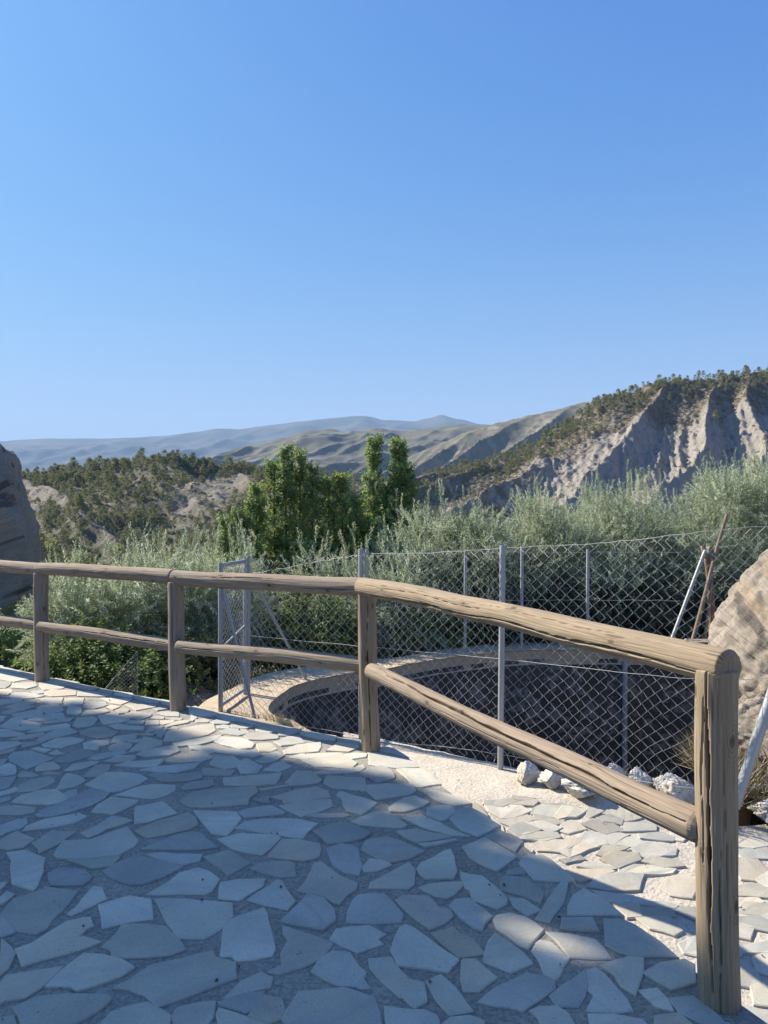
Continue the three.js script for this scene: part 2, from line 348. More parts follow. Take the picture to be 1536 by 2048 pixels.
[-86,234,-84,241,-81,243,-75,245,-69,241,-66,239,-66,232],
[-62,234,-65,239,-64,243,-58,245,-54,246,-53,239,-54,234],
[-118,237,-114,238,-111,234,-115,232],
[-57,271,-59,286,-60,293,-56,298,-47,304,-45,299,-42,286,-39,276,-40,272,-46,270,-51,269,-53,272],
[-39,294,-31,314,-24,311,-20,302,-19,296,-23,289,-30,291],
[-14,294,-12,310,-10,314,-5,315,0,315,3,308,7,300,6,294,-4,293],
[-38,291,-33,288,-19,279,-22,270,-28,265,-35,261,-39,262,-35,266,-36,273,-35,280,-37,284],
[-19,282,-17,289,-6,291,0,285,-3,282,-1,279,-6,276,-9,274],
[-24,262,-22,269,-18,274,-12,272,-9,264,-7,262,-7,259,-10,254,-15,255,-19,258],
[-9,254,-7,258,-5,253,-8,253],
[-51,248,-47,256,-42,261,-38,258,-38,253,-44,251,-49,248],
[-52,246,-47,249,-39,251,-41,243,-43,241,-51,244],
[-51,239,-51,242,-45,239,-37,235,-36,232,-48,232],
[-31,238,-29,243,-27,251,-13,253,-4,248,-1,235,-3,230,-24,230],
[-41,239,-39,249,-33,247,-31,241,-32,238,-36,235],
[-9,440,1,442,15,442,17,432,13,426,-4,419,-6,425,-9,431],
[3,407,11,421,17,424,24,415,20,409,11,402,4,402],
[22,430,27,433,37,425,46,413,37,410,29,418],
[23,406,26,409,35,411,37,402,31,393,28,391,23,398],
[34,393,38,403,45,408,52,396,57,385,45,372,38,380],
[-16,389,-11,395,-4,402,2,402,11,385,8,382,3,382,-11,385],
[10,393,19,397,28,386,35,377,40,372,31,373,22,380],
[7,376,16,379,32,370,16,364,11,369],
[17,362,33,368,34,366,25,362,20,360],
[-10,356,-8,366,1,370,8,365,18,355,11,348,3,344,-2,347],
[-9,339,-6,347,0,345,3,341,-3,336,-8,335],
[-6,320,-5,325,4,335,11,343,13,336,12,324,10,320],
[15,337,17,343,27,354,30,356,31,348,31,336,29,329,18,329,16,332],
[37,359,48,369,56,355,59,349,49,336,44,341,39,348],
[49,371,57,377,63,370,65,365,60,354,55,363],
[33,335,37,332,42,331,45,324,49,312,48,308,44,304,41,307,36,311,36,319,34,320],
[15,320,19,323,32,325,32,322,28,315,25,312,21,314],
[49,326,52,331,59,329,62,324,65,317,62,309,56,315,49,319],
[5,309,8,313,18,313,21,304,25,303,26,298,22,293,17,289,10,301],
[26,305,29,310,34,311,38,303,41,298,38,293,36,288,34,290,30,296],
[51,312,56,311,61,303,55,299,52,306],
[3,275,6,288,8,291,11,289,16,281,21,274,25,269,21,262,14,264,5,266],
[18,285,26,289,28,285,32,282,35,273,30,272,26,271],
[42,295,44,298,49,300,54,297,59,288,51,276,49,278,46,284,43,289],
[36,273,38,280,41,285,45,279,51,267,47,265,43,262,35,268],
[53,274,55,279,57,281,60,279,62,274,64,270,59,261,57,258,54,262],
[-5,269,3,270,8,258,13,256,13,251,5,249,0,257,-4,264],
[6,249,13,250,13,246,10,243,9,244],
[14,256,19,260,23,252,27,242,24,241,20,240,17,247],
[26,259,27,268,28,269,32,269,34,264,37,259,31,252,26,252],
[30,246,37,253,43,257,48,261,56,257,55,252,43,242,40,244,36,244],
[1,243,12,241,15,239,16,236,15,231,2,231],
[17,234,21,238,26,239,30,237,30,231,17,231],
[46,241,49,243,54,243,56,240,57,235,48,231,48,238],
[71,299,73,306,77,314,82,319,86,314,92,299],
[66,289,69,296,79,296,79,287],
[84,295,91,295,94,291,99,281,102,271,87,271,83,274,80,278,82,286],
[60,286,68,285,76,282,78,276,79,270,65,271,63,280],
[75,265,85,270,90,269,87,262,84,256,81,250,78,254,78,260],
[88,261,95,266,104,268,106,265,102,256,96,253,94,253,90,258],
[54,249,59,254,68,262,66,254,64,249,61,244,55,244],
[66,253,69,262,72,264,74,260,75,255,77,248,77,242,72,241,63,242,68,250],
[83,251,89,252,90,247,90,242,86,244],
[64,239,71,239,78,237,80,233,79,228,62,228],
[84,239,91,240,93,235,89,231,81,231],
[91,247,99,248,102,240,103,236,97,235,92,240],
[96,234,104,235,105,231,94,228],
[60,342,63,349,72,350,76,340,80,328,76,326,71,327,64,328,62,336],
[58,296,63,305,74,325,77,325,74,315,69,305,63,294],
[54,336,61,339,60,333,53,332],
[-154,616,-151,620,-141,608,-129,598,-130,591,-137,589,-149,596],
[-129,592,-124,596,-108,586,-108,577,-118,578],
[-108,586,-94,572,-96,564,-106,575],
[-94,571,-74,559,-69,556,-73,544,-80,550,-94,563],
[-148,593,-141,586,-142,576,-144,575],
[-140,579,-135,582,-129,577,-131,573,-138,573],
[-128,573,-125,578,-114,572,-115,567,-124,568],
[-121,563,-117,566,-112,563,-112,557,-119,557],
[-111,563,-104,566,-95,561,-99,555,-109,557],
[-116,550,-112,556,-99,553,-95,545,-101,539,-112,544],
[-92,556,-84,558,-77,548,-81,544,-89,548],
[-97,537,-95,543,-85,546,-74,538,-73,531,-83,528,-92,529],
[-74,538,-71,556,-60,556,-61,547,-66,539],
[-59,546,-54,547,-34,537,-34,526,-46,532,-57,540],
[-33,533,-18,526,-17,517,-30,524],
[-114,524,-112,535,-97,532,-87,520,-87,510,-95,508,-107,517],
[-85,519,-81,522,-76,521,-70,508,-73,503,-81,503],
[-74,523,-67,535,-59,536,-53,522,-60,518,-68,515],
[-65,505,-58,517,-43,523,-42,513,-43,503,-56,499,-63,497],
[-37,504,-31,522,-18,517,-17,511,-23,503],
[-129,514,-126,516,-101,507,-84,504,-79,495,-83,491,-99,497,-116,503,-125,507],
[-80,483,-73,499,-70,502,-64,494,-68,483,-75,479],
[-61,491,-53,498,-28,499,-17,480,-20,469,-31,472,-41,474,-51,486],
[-26,497,-19,500,-11,498,-12,492,-20,488],
[-126,502,-121,503,-108,491,-114,483,-121,482],
[-107,478,-107,494,-96,492,-90,483,-90,472,-97,469],
[-90,474,-89,485,-86,488,-75,474,-76,462,-85,461],
[-73,467,-68,478,-63,483,-57,474,-63,465],
[-10,501,-8,504,15,488,21,472,8,471,-9,477],
[-4,509,4,515,15,490,-7,506],
[8,467,12,469,22,469,29,460,32,443,21,438,18,439]];
const RAMP_SLABS = [[69,514,84,516,85,513,77,509,68,510],
[85,513,99,515,100,513,96,509,84,510],
[68,508,87,508,93,502,81,497,76,496,70,502],
[98,504,105,509,116,506,109,496,97,500],
[117,506,130,503,121,497,113,494,111,496],
[73,492,90,497,95,493,81,488],
[98,497,112,492,111,490,104,488,97,492],
[79,482,82,485,87,488,96,482,83,477],
[88,489,100,489,109,484,102,481,93,486],
[84,476,90,478,105,480,106,475,97,473,85,473],
[92,468,97,471,116,473,118,470,105,462,94,463],
[106,461,118,470,127,465,111,457],
[134,505,140,501,133,497,132,499],
[114,488,120,489,124,483,115,481,111,483],
[126,487,134,492,141,489,148,483,137,480],
[138,494,145,496,150,493,148,489,141,491],
[149,484,154,489,165,490,169,487,167,483,149,482],
[143,499,151,505,163,495,152,494],
[120,474,127,479,144,479,149,477,138,470,127,467,120,471],
[139,468,144,471,152,474,156,469,150,465,143,463],
[150,463,157,467,169,469,173,464,170,459,158,456,153,458],
[159,478,171,479,176,476,174,473,159,474],
[128,459,134,465,145,464,141,462,131,458],
[129,454,136,458,148,458,148,453,136,448,131,452],
[105,443,109,445,126,445,130,443,120,440,111,436],
[105,454,114,456,116,454,108,452],
[114,448,120,451,133,448,132,446,125,447],
[115,431,123,438,132,440,146,440,139,429,125,429],
[137,445,141,449,155,448,166,445,162,442,143,442,136,441],
[152,452,159,455,170,453,172,449,162,449],
[117,426,134,424,128,419,122,420],
[134,422,141,420,155,415,153,413,132,418],
[125,416,135,416,134,409,129,409],
[136,415,153,413,150,408,135,408],
[105,512,115,508,126,507,118,510],
[88,519,98,517,96,515,87,516],
[180,480,188,478,182,474,177,475],
[134,406,148,406,151,398,146,396,139,399],
[150,388,158,393,159,389,154,383,150,384],
[154,414,165,413,166,407,162,406,156,411],
[173,421,185,419,188,415,181,414,171,415],
[193,422,201,421,203,418,193,417],
[179,411,190,410,191,406,180,404],
[183,402,189,399,185,394,181,395],
[170,411,177,409,172,404,167,405],
[213,469,229,475,235,473,235,468,222,465,213,466],
[207,453,217,452,218,444,211,437,203,438,203,446],
[212,462,228,464,232,460,225,456,212,456],
[196,430,205,431,212,428,209,422,194,424],
[196,417,206,415,209,411,202,409,189,411],
[185,406,196,406,202,401,197,397,186,401],
[172,375,177,371,176,364,167,365],
[174,362,186,367,188,362,178,353,170,353],
[182,378,189,381,191,377,185,370,181,373]];

// ---------------------------------------------------------------- plan of the place
const P = [[1.054, 2.46], [-0.10, 5.07], [-1.63, 6.10], [-3.16, 7.15], [-4.69, 8.19]];            // railing posts
const FENCE = [[-1.527, 7.24], [-0.194, 6.53], [0.873, 5.76], [2.05, 4.87], [2.78, 4.93]];         // fence posts
const fenceD = (x) => { const f = FENCE; let k = 0; while (k < f.length - 2 && x > f[k + 1][0]) k++; return lerp(f[k][1], f[k + 1][1], (x - f[k][0]) / (f[k + 1][0] - f[k][0])); };
const rampY = (d) => -(0.36 + 0.2 * clamp(5.2 - d, 0, 3.7));
const PIT = [[-0.95, 7.0], [-1.12, 7.35], [-1.1, 7.8], [-0.92, 8.45], [-0.5, 8.9], [0, 9.22], [0.85, 9.95], [1.9, 10.45], [3.0, 10.5], [4.3, 10.3], [4.7, 9.4], [3.9, 8.0], [3.0, 6.6], [2.35, 5.5], [2.0, 4.98], [1.5, 5.36], [0.9, 5.82], [-0.15, 6.58]];
const inside = (poly, x, y) => { let r = false; for (let i = 0, j = poly.length - 1; i < poly.length; j = i++) { const [a, b] = poly[i], [c, d] = poly[j]; if ((b > y) !== (d > y) && x < (c - a) * (y - b) / (d - b) + a) r = !r; } return r; };
const grown = (poly, k) => { let cx = 0, cy = 0; for (const [x, y] of poly) { cx += x / poly.length; cy += y / poly.length; } return poly.map(([x, y]) => { const l = Math.hypot(x - cx, y - cy); return [x + (x - cx) / l * k, y + (y - cy) / l * k]; }); };
const PIT_WIDE = grown(PIT, 0.35);
const TERRACE = [[-8, 10.62], [-3.86, 7.8], [-0.03, 5.19], [0.046, 5.15], [0.154, 4.88], [0.32, 4.44], [0.46, 4.10], [1.09, 2.56], [1.19, 2.33], [1.8, 0.95], [2.4, -4], [-10, -4]];
// ground level outside the paving
function groundY(x, d) {
  let y = -0.72 + 0.10 * fbm2(x * 0.5, d * 0.5, 4);
  y = lerp(y, -1.05, smoothstep(-x, 1.6, 3.2) * smoothstep(d, 6, 9));                       // lower bed to the left
  y = lerp(y, -0.38, smoothstep(d, 8.5, 9.6) * smoothstep(x, -0.6, 1.2) * (1 - smoothstep(d, 12, 14)));
  const bank = smoothstep(x, 2.15, 3.0) * smoothstep(d, 4.2, 5.2);
  y = lerp(y, 0.05 + 0.12 * fbm2(x * 2, d * 2, 4), bank * (1 - smoothstep(d, 9, 11)));
  y -= 24 * smoothstep(d, 16, 110) + 12 * smoothstep(d, 60, 200);
  return y;
}
// ---------------------------------------------------------------- ground
structure('ground', (() => {                                           // one sheet to the horizon, finer near by
  const ease = (t, a, b) => { const s = 2 * t - 1; return Math.sign(s) * (a * Math.abs(s) + b * Math.pow(Math.abs(s), 6)); };
  return sheet(260, 260, (u, v) => {
    const x = ease(u, 24, 14000), d = 5 + ease(v, 24, 14000), w = inside(PIT_WIDE, x, d);
    const under = inside(TERRACE, x, d) || (x > -0.2 && x < 2.3 && d < fenceD(x) + 0.3 && d > -6) || (x > 1 && x < 4.9 && d < 4.75 && d > -3.2) || (x > -1.9 && x < 5.1 && d > 5 && d < 11 && inside(grown(PIT, 0.8), x, d));
    return at(x, d, w ? -4.5 : under ? -1.7 : groundY(x, d));
  });
})(), M.soil);
{ // terrace slab with its paving
  const s = new THREE.Shape(TERRACE.map(([x, d]) => new THREE.Vector2(x, d)));
  const g = new THREE.ExtrudeGeometry(s, { depth: 1.6, bevelEnabled: true, bevelSize: 0.012, bevelThickness: 0.012, bevelSegments: 2, bevelOffset: -0.012 });
  g.rotateX(-Math.PI / 2); g.translate(0, -1.612 - 0.008, 0);
  const pos = g.attributes.position;
  const uv = []; for (let i = 0; i < pos.count; i++) uv.push(pos.getX(i) + 0.3 * pos.getY(i), pos.getZ(i) + pos.getY(i)); g.setAttribute('uv', new THREE.Float32BufferAttribute(uv, 2)); g.computeVertexNormals();
  const terrace = structure('terrace', g, M.mortar);
  const r = rng(5);
  // one irregular slab from its plan outline: broken edges, chamfered arris, slight tilt
  const slab = (poly, level, parent, thick, grow = 0, heap) => {
    let pts = []; for (let i = 0; i < poly.length; i += 2) pts.push([poly[i] / 100, poly[i + 1] / 100]);
    if (grow) pts = grown(pts, grow);
    let area = 0, cx = 0, cy = 0; pts.forEach(([x, y], i) => { const [a, b] = pts[(i + 1) % pts.length]; area += (x * b - a * y) / 2; cx += x / pts.length; cy += y / pts.length; });
    if (area < 0) pts.reverse();
    const out = [];
    pts.forEach(([x, y], i) => {
      const [a, b] = pts[(i + 1) % pts.length], l = Math.hypot(a - x, b - y), n = Math.max(1, Math.min(4, Math.round(l / 0.075)));
      for (let k = 0; k < n; k++) { const t = k / n, j = k ? 0.006 : 0.003; out.push([lerp(x, a, t) + (r() - 0.5) * 2 * j, lerp(y, b, t) + (r() - 0.5) * 2 * j]); }
    });
    const tx = (r() - 0.5) * 0.014, ty = (r() - 0.5) * 0.014, lift = (r() - 0.5) * 0.005, G = new Geo(), ang = r() * 6.3, ou = r() * 9, ov = r() * 9, ca = Math.cos(ang), sa = Math.sin(ang);
    const top = (x, y, dy) => level(x, y) + lift + tx * (x - cx) + ty * (y - cy) + dy;
    const V1 = (x, y, h) => G.v(x, h, -y, (x * ca - y * sa) + ou + 0.5 * h, (x * sa + y * ca) + ov + 0.5 * h);
    const inset = (x, y, k) => { const l = Math.hypot(x - cx, y - cy) || 1; return [x - (x - cx) / l * k, y - (y - cy) / l * k]; };
    const n = out.length, A = [], B = [], C = [];
    for (const [x, y] of out) { const [ix, iy] = inset(x, y, 0.004 + 0.003 * r()); A.push(V1(ix, iy, top(ix, iy, 0.0015 * (r() - 0.5)))); B.push(V1(x, y, top(x, y, -0.003))); C.push(V1(x, y, top(x, y, -thick))); }
    const contour = out.map(([x, y]) => { const q = inset(x, y, 0.004); return new THREE.Vector2(q[0], q[1]); });
    for (const [a, b, c] of THREE.ShapeUtils.triangulateShape(contour, [])) G.tri(A[a], A[b], A[c]);
    for (let i = 0; i < n; i++) { const j = (i + 1) % n; G.quad(B[i], B[j], A[j], A[i]); G.quad(C[i], C[j], B[j], B[i]); }
    const g1 = G.build(false).toNonIndexed(); g1.computeVertexNormals();
    const kind = Math.floor(r() * 8.99); if (heap) heap[kind].push(g1); else mesh('paving_stone', g1, M.slabs[kind], parent);
  };
  for (const p of TERRACE_SLABS) slab(p, () => 0, terrace, 0.05, 0.010);
  // the same paving goes on outside the picture: slabs grown round scattered centres
  const middle = (list) => list.map((p) => { let x = 0, d = 0; const n = p.length / 2; for (let i = 0; i < p.length; i += 2) { x += p[i] / n / 100; d += p[i + 1] / n / 100; } return [x, d]; });
  const filler = (region, level, parent, n, seed, minD, fixed = [], apart = false) => {
    const q = rng(seed), c = [], heap = apart ? undefined : M.slabs.map(() => []); let tries = 0;
    while (c.length < n && tries++ < 40000) { const x = lerp(region[0], region[1], q()), d = lerp(region[2], region[3], q()); if (region[4](x, d) && c.every(([a, b]) => Math.hypot(a - x, b - d) > minD)) c.push([x, d]); }
    for (const [x, d] of c) {                                          // cell of points nearer to this centre than to any other, pulled in for the joint
      let cell = []; for (let i = 0; i < 10; i++) { const a = i / 10 * 2 * Math.PI + q(), rr = minD * (0.62 + 0.25 * q()); cell.push([x + rr * Math.cos(a), d + rr * Math.sin(a)]); }
      for (const [a, b] of [...c, ...fixed]) {
        if ((a === x && b === d) || Math.hypot(a - x, b - d) > minD * 2.4) continue;
        const l = Math.hypot(a - x, b - d), nx = (a - x) / l, ny = (b - d) / l, lim = l / 2 - 0.014, out = [];
        cell.forEach((p, i) => { const o = cell[(i + 1) % cell.length], u = (p[0] - x) * nx + (p[1] - d) * ny - lim, w = (o[0] - x) * nx + (o[1] - d) * ny - lim; if (u <= 0) out.push(p); if (u * w < 0) { const t = u / (u - w); out.push([lerp(p[0], o[0], t), lerp(p[1], o[1], t)]); } });
        cell = out; if (cell.length < 3) break;
      }
      cell = cell.filter((p, i) => Math.hypot(p[0] - cell[(i + 1) % cell.length][0], p[1] - cell[(i + 1) % cell.length][1]) > 0.03);
      if (cell.length > 2) slab(cell.flatMap(([u, w]) => [u * 100, w * 100]), level, parent, 0.05, 0, heap);
    }
    if (heap) mesh('paving_stones', mergeGeometries(heap.filter((h) => h.length).map((h) => mergeGeometries(h)), true), M.slabs.filter((_, i) => heap[i].length), parent, 'stuff');
  };
  filler([-6.5, 1.2, 1.2, 9.2, (x, d) => inside(grown(TERRACE, -0.3), x, d) && (x < -0.515 * d || d < 2.15) && d > 1.2], () => 0, terrace, 260, 77, 0.25, middle(TERRACE_SLABS));
  const TR = RAMP_SLABS.map((p) => { let x = 0, d = 0; const n = p.length / 2; for (let i = 0; i < p.length; i += 2) { x += p[i] / n; d += p[i + 1] / n; } let r = 0; for (let i = 0; i < p.length; i += 2) r += Math.hypot(p[i] - x, p[i + 1] - d) / n; return [x / 100, d / 100, r / 100]; });
  // sloping path below the terrace, rough-cast up to the pit
  const path = structure('path', sheet(90, 160, (u, v) => { const x = lerp(-0.35, 4.6, u), far = x < 2.0 ? fenceD(x) + 0.11 : 4.92 + 0.05 * Math.sin(x * 5), d = lerp(-3, far, v); return at(x, d, rampY(d) + 0.012 * fbm2(x * 3, d * 3, 3)); }), M.cast);
  const rs = (x, d) => rampY(d) + 0.011 + 0.012 * fbm2(x * 3, d * 3, 3);
  for (const p of RAMP_SLABS) slab(p, rs, path, 0.05, 0.03);
  filler([0.5, 2.3, 2.2, 5.0, (x, d) => x > 0.62 + (4.1 - d) * 0.41 && d < fenceD(x) - 0.55 && TR.every(([a, b, e]) => Math.hypot(a - x, b - d) > e + 0.10)], rs, path, 70, 79, 0.2, middle(RAMP_SLABS), true);
  filler([1.35, 4.4, 0.8, 4.4, (x, d) => x > 0.485 * d && x - 1.3 > (2.4 - d) * 0.42], rs, path, 170, 78, 0.26, middle(RAMP_SLABS));
}
{ // old cistern: pit wall, floor, rim and concrete apron
  const N = 140, curve = new THREE.CatmullRomCurve3(PIT.map(([x, d]) => at(x, d)), true, 'catmullrom', 0.35), pts = curve.getSpacedPoints(N);
  const t = thing('cistern', 'sunken round concrete cistern behind the wire mesh fence', 'cistern', V(0, 0, 0));
  const wall = new Geo(); let run = 0;
  pts.forEach((p, i) => { if (i) run += p.distanceTo(pts[i - 1]); for (let k = 0; k <= 10; k++) { const y = lerp(-0.44, -4.2, k / 10), b = 0.05 * Math.min(1, k / 2) * fbm3(p.x * 1.5, y * 2, p.z * 1.5, 4); wall.v(p.x + b, y, p.z + b, run, y); } });
  for (let i = 0; i < N; i++) for (let k = 0; k < 10; k++) { const a = i * 11 + k; wall.quad(a, a + 11, a + 12, a + 1); }
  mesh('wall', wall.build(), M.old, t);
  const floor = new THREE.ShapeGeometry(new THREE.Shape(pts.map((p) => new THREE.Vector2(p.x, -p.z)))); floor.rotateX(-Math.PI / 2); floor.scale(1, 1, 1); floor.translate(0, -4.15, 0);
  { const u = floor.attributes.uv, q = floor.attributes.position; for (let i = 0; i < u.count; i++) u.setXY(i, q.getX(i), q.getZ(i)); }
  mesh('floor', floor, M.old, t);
  const outer = [[-1.0, 6.85], [-1.72, 7.22], [-1.78, 7.6], [-1.62, 8.2], [-1.35, 9.0], [-0.6, 9.55], [0.1, 9.9], [0.9, 10.6], [1.9, 11.1], [3.1, 11.15], [4.6, 10.9], [5.1, 9.4], [4.2, 7.8], [3.2, 6.3], [2.5, 5.3], [2.0, 5.02], [1.5, 5.4], [0.9, 5.87], [-0.15, 6.62]];
  const shape = new THREE.Shape(new THREE.CatmullRomCurve3(outer.map(([x, d]) => at(x, d)), true, 'catmullrom', 0.3).getSpacedPoints(150).map((p) => new THREE.Vector2(p.x, -p.z)));
  shape.holes.push(new THREE.Path(pts.map((p) => new THREE.Vector2(p.x, -p.z))));
  const rim = new THREE.ExtrudeGeometry(shape, { depth: 0.16, bevelEnabled: true, bevelSize: 0.02, bevelThickness: 0.02, bevelSegments: 2, bevelOffset: -0.02 });
  rim.rotateX(-Math.PI / 2); rim.translate(0, -0.49, 0);
  { const u = [], q = rim.attributes.position; for (let i = 0; i < q.count; i++) { const near = -q.getZ(i) < fenceD(q.getX(i)) + 0.42 && q.getX(i) > -0.75 ? -0.14 : 0; q.setY(i, q.getY(i) + near + 0.012 * fbm2(q.getX(i) * 2, q.getZ(i) * 2, 3)); u.push(q.getX(i), q.getZ(i) + q.getY(i)); } rim.setAttribute('uv', new THREE.Float32BufferAttribute(u, 2)); }
  mesh('rim', rim, M.apron, t);
  mesh('pipe', new Geo().tube([at(3.22, 10.36, -0.2), at(3.22, 10.36, -4.1)], 0.035, 10).build(), M.zinc, t);
}
// ---------------------------------------------------------------- hills, near to far
// crest: x and height of the skyline, metres, at the distance far
const HILLS = {};
function hill(name, o) {
  const cr = o.crest;
  const top = (x) => { let k = 0; while (k < cr.length - 2 && x > cr[k + 1][0]) k++; const t = clamp((x - cr[k][0]) / (cr[k + 1][0] - cr[k][0]), 0, 1), s = t * t * (3 - 2 * t); return lerp(cr[k][1], cr[k + 1][1], lerp(t, s, 0.5)); };
  const x0 = cr[0][0], x1 = cr[cr.length - 1][0];
  const point = (x, v) => {                                            // v = 0 foot, 1 crest, beyond 1 the back slope
    const d = lerp(o.near, o.far, v), h = top(x), f = v <= 1 ? o.profile(v, x) : 1 - 0.8 * (v - 1);
    const amp = v <= 1 ? Math.pow(Math.sin(Math.PI * Math.min(1, v * 0.93 + 0.07)), 0.7) : 0;
    return at(x, d, lerp(o.foot, h, f) + amp * o.relief(x, d, v) + o.rough(x, d, v));
  };
  const nx = o.nx, nv = o.nv, g = sheet(nx, nv, (u, v) => point(lerp(x0, x1, u), v * (o.back ?? 1.25)), (p, u, v) => o.colour(p, v * (o.back ?? 1.25)));
  structure(name, g, o.mat);
  HILLS[o.key] = { point, x0, x1 };
}
const earthColour = tex(512, 512, (u, v) => { const k = 0.62 + 0.5 * vf(u, v, 12, 211, 5) + 0.25 * (vn(u, v, 120, 120, 215) - 0.5); return [k, k, k]; }, true, [1 / 22, 1 / 22]);
const earthMat = std({ vertexColors: true, map: earthColour, roughness: 1 }), farMat = std({ vertexColors: true, roughness: 1 });
const ridge = (n) => 1 - Math.abs(n);
const CLAY = [0.315, 0.28, 0.235], SCRUB = [0.15, 0.12, 0.075], GREEN = [0.085, 0.10, 0.05];
// eroded hill on the right
const clayMask = (x, v) => { const b = smoothstep(x, 40, 85) * smoothstep(v, 0.02, 0.15) * (1 - smoothstep(v + 0.12 * fbm2(x * 0.03, v * 3, 3), 0.66, 0.74)); return clamp(b + smoothstep(fbm2(x * 0.035 + 5, v * 3.2, 4), 0.12, 0.3) * (1 - smoothstep(v, 0.6, 0.75)) * 0.8, 0, 1); };
hill('eroded_hill', {
  key: 'right', near: 275, far: 420, foot: -12, nx: 420, nv: 230, mat: earthMat,
  crest: [[-18.4, 12.1], [3.3, 17.5], [24.9, 22.1], [43.9, 24.9], [62.9, 29.7], [79.1, 37], [92.7, 45.4], [106.2, 54.1], [117.1, 60.6], [133.3, 66], [144.2, 70.9], [157.7, 73.1], [171.3, 73.1], [184.8, 74.4], [208.1, 78], [239, 81.8], [293.2, 86.1], [360.9, 83.9]],
  profile: (v, x) => { const c = smoothstep(x, 90, 130); return lerp(Math.pow(v, 0.95), v < 0.62 ? 0.62 * Math.pow(v / 0.62, 1.15) : 0.62 + 0.38 * Math.pow((v - 0.62) / 0.38, 0.8), c); },
  relief: (x, d, v) => { const q = x - 0.62 * (d - 275) + 10 * fbm2(x * 0.012, d * 0.012, 2), big = ridge(n2(q * 0.016, d * 0.0026)), c = clayMask(x, v), rib = ridge(n2(x * 0.055 - d * 0.02, d * 0.008)), rib2 = ridge(n2(x * 0.13 - d * 0.03, d * 0.02)); return 12 * (big * big - 0.45) + c * (2.6 * (rib * rib - 0.4) + 1.9 * (rib2 * rib2 - 0.4) + 1.3 * (ridge(n2(x * 0.3 - d * 0.06, d * 0.05)) - 0.5)); },
  rough: (x, d) => 1.6 * fbm2(x * 0.05, d * 0.05, 4) + 1.3 * fbm2(x * 0.28, d * 0.28, 3),
  colour: (p, v) => { const m = clayMask(p.x, v), s = fbm2(p.x * 0.09, p.z * 0.09, 4); return mul(mix(mix(SCRUB, [0.25, 0.205, 0.145], smoothstep(s, -0.3, 0.4)), CLAY, m), 0.9 + 0.25 * fbm2(p.x * 0.4, p.y * 0.4, 3)); },
});
// wooded hill on the left
const leftBare = (x, v) => smoothstep(-x, 95, 122) * (1 - smoothstep(v, 0.62, 0.8)) + smoothstep(1 - Math.abs(x + 63) / 16, 0, 0.6) * smoothstep(v, 0.3, 0.5) * (1 - smoothstep(v, 0.86, 0.95));
hill('wooded_hill', {
  key: 'left', near: 205, far: 330, foot: -17, nx: 320, nv: 170, mat: earthMat,
  crest: [[-227.4, 17.3], [-163.5, 16], [-150.7, 17.3], [-131.6, 18.6], [-112.4, 20.3], [-101.8, 22.6], [-92.2, 24.3], [-82.6, 22.6], [-72, 19.9], [-57.1, 18.2], [-44.3, 16.9], [-31.5, 13.9], [-18.7, 8.8], [-1.7, 3.5], [19.6, 0.3]],
  profile: (v) => Math.pow(v, 0.9),
  relief: (x, d) => { const q = x + 0.85 * (d - 205) + 8 * fbm2(x * 0.02, d * 0.02, 2), b = ridge(n2(q * 0.015 + 3.1, d * 0.002)); const r2 = ridge(n2((x + 0.6 * d) * 0.06 + 9, d * 0.01)); return 8 * (b * b - 0.4) + 2.2 * (r2 - 0.5); },
  rough: (x, d) => 1.1 * fbm2(x * 0.06 + 40, d * 0.06, 4) + 0.25 * n2(x * 0.7, d * 0.7),
  colour: (p, v) => { const s = fbm2(p.x * 0.08 + 9, p.z * 0.08, 4); return mul(mix(mix([0.115, 0.105, 0.062], [0.19, 0.165, 0.105], smoothstep(s, -0.3, 0.4)), [0.25, 0.215, 0.175], clamp(leftBare(p.x, v) * 0.65 + smoothstep(s, 0.2, 0.4) * 0.3, 0, 1)), 0.9 + 0.25 * fbm2(p.x * 0.4, p.y * 0.4, 3)); },
});
hill('low_ridge', {
  key: 'middle', near: 400, far: 540, foot: -14, nx: 220, nv: 90, mat: earthMat,
  crest: [[-152.6, 23.8], [-117.8, 26.6], [-93.4, 28.7], [-69, 28], [-44.6, 27.3], [-16.7, 24.5], [11.1, 21.8], [39, 19.7], [73.9, 15.1], [115.7, 9.9]],
  profile: (v) => Math.pow(v, 0.8),
  relief: (x, d) => { const b = ridge(n2((x - 0.5 * d) * 0.022 + 7, d * 0.004)); return 9 * (b * b - 0.45) + 3 * (ridge(n2(x * 0.09, d * 0.02)) - 0.5); },
  rough: (x, d) => 1.5 * fbm2(x * 0.05 + 80, d * 0.05, 4),
  colour: (p) => { const s = fbm2(p.x * 0.06 + 19, p.z * 0.06, 4); return mul(mix([0.15, 0.125, 0.085], [0.32, 0.285, 0.24], smoothstep(s, -0.05, 0.3)), 1); },
});
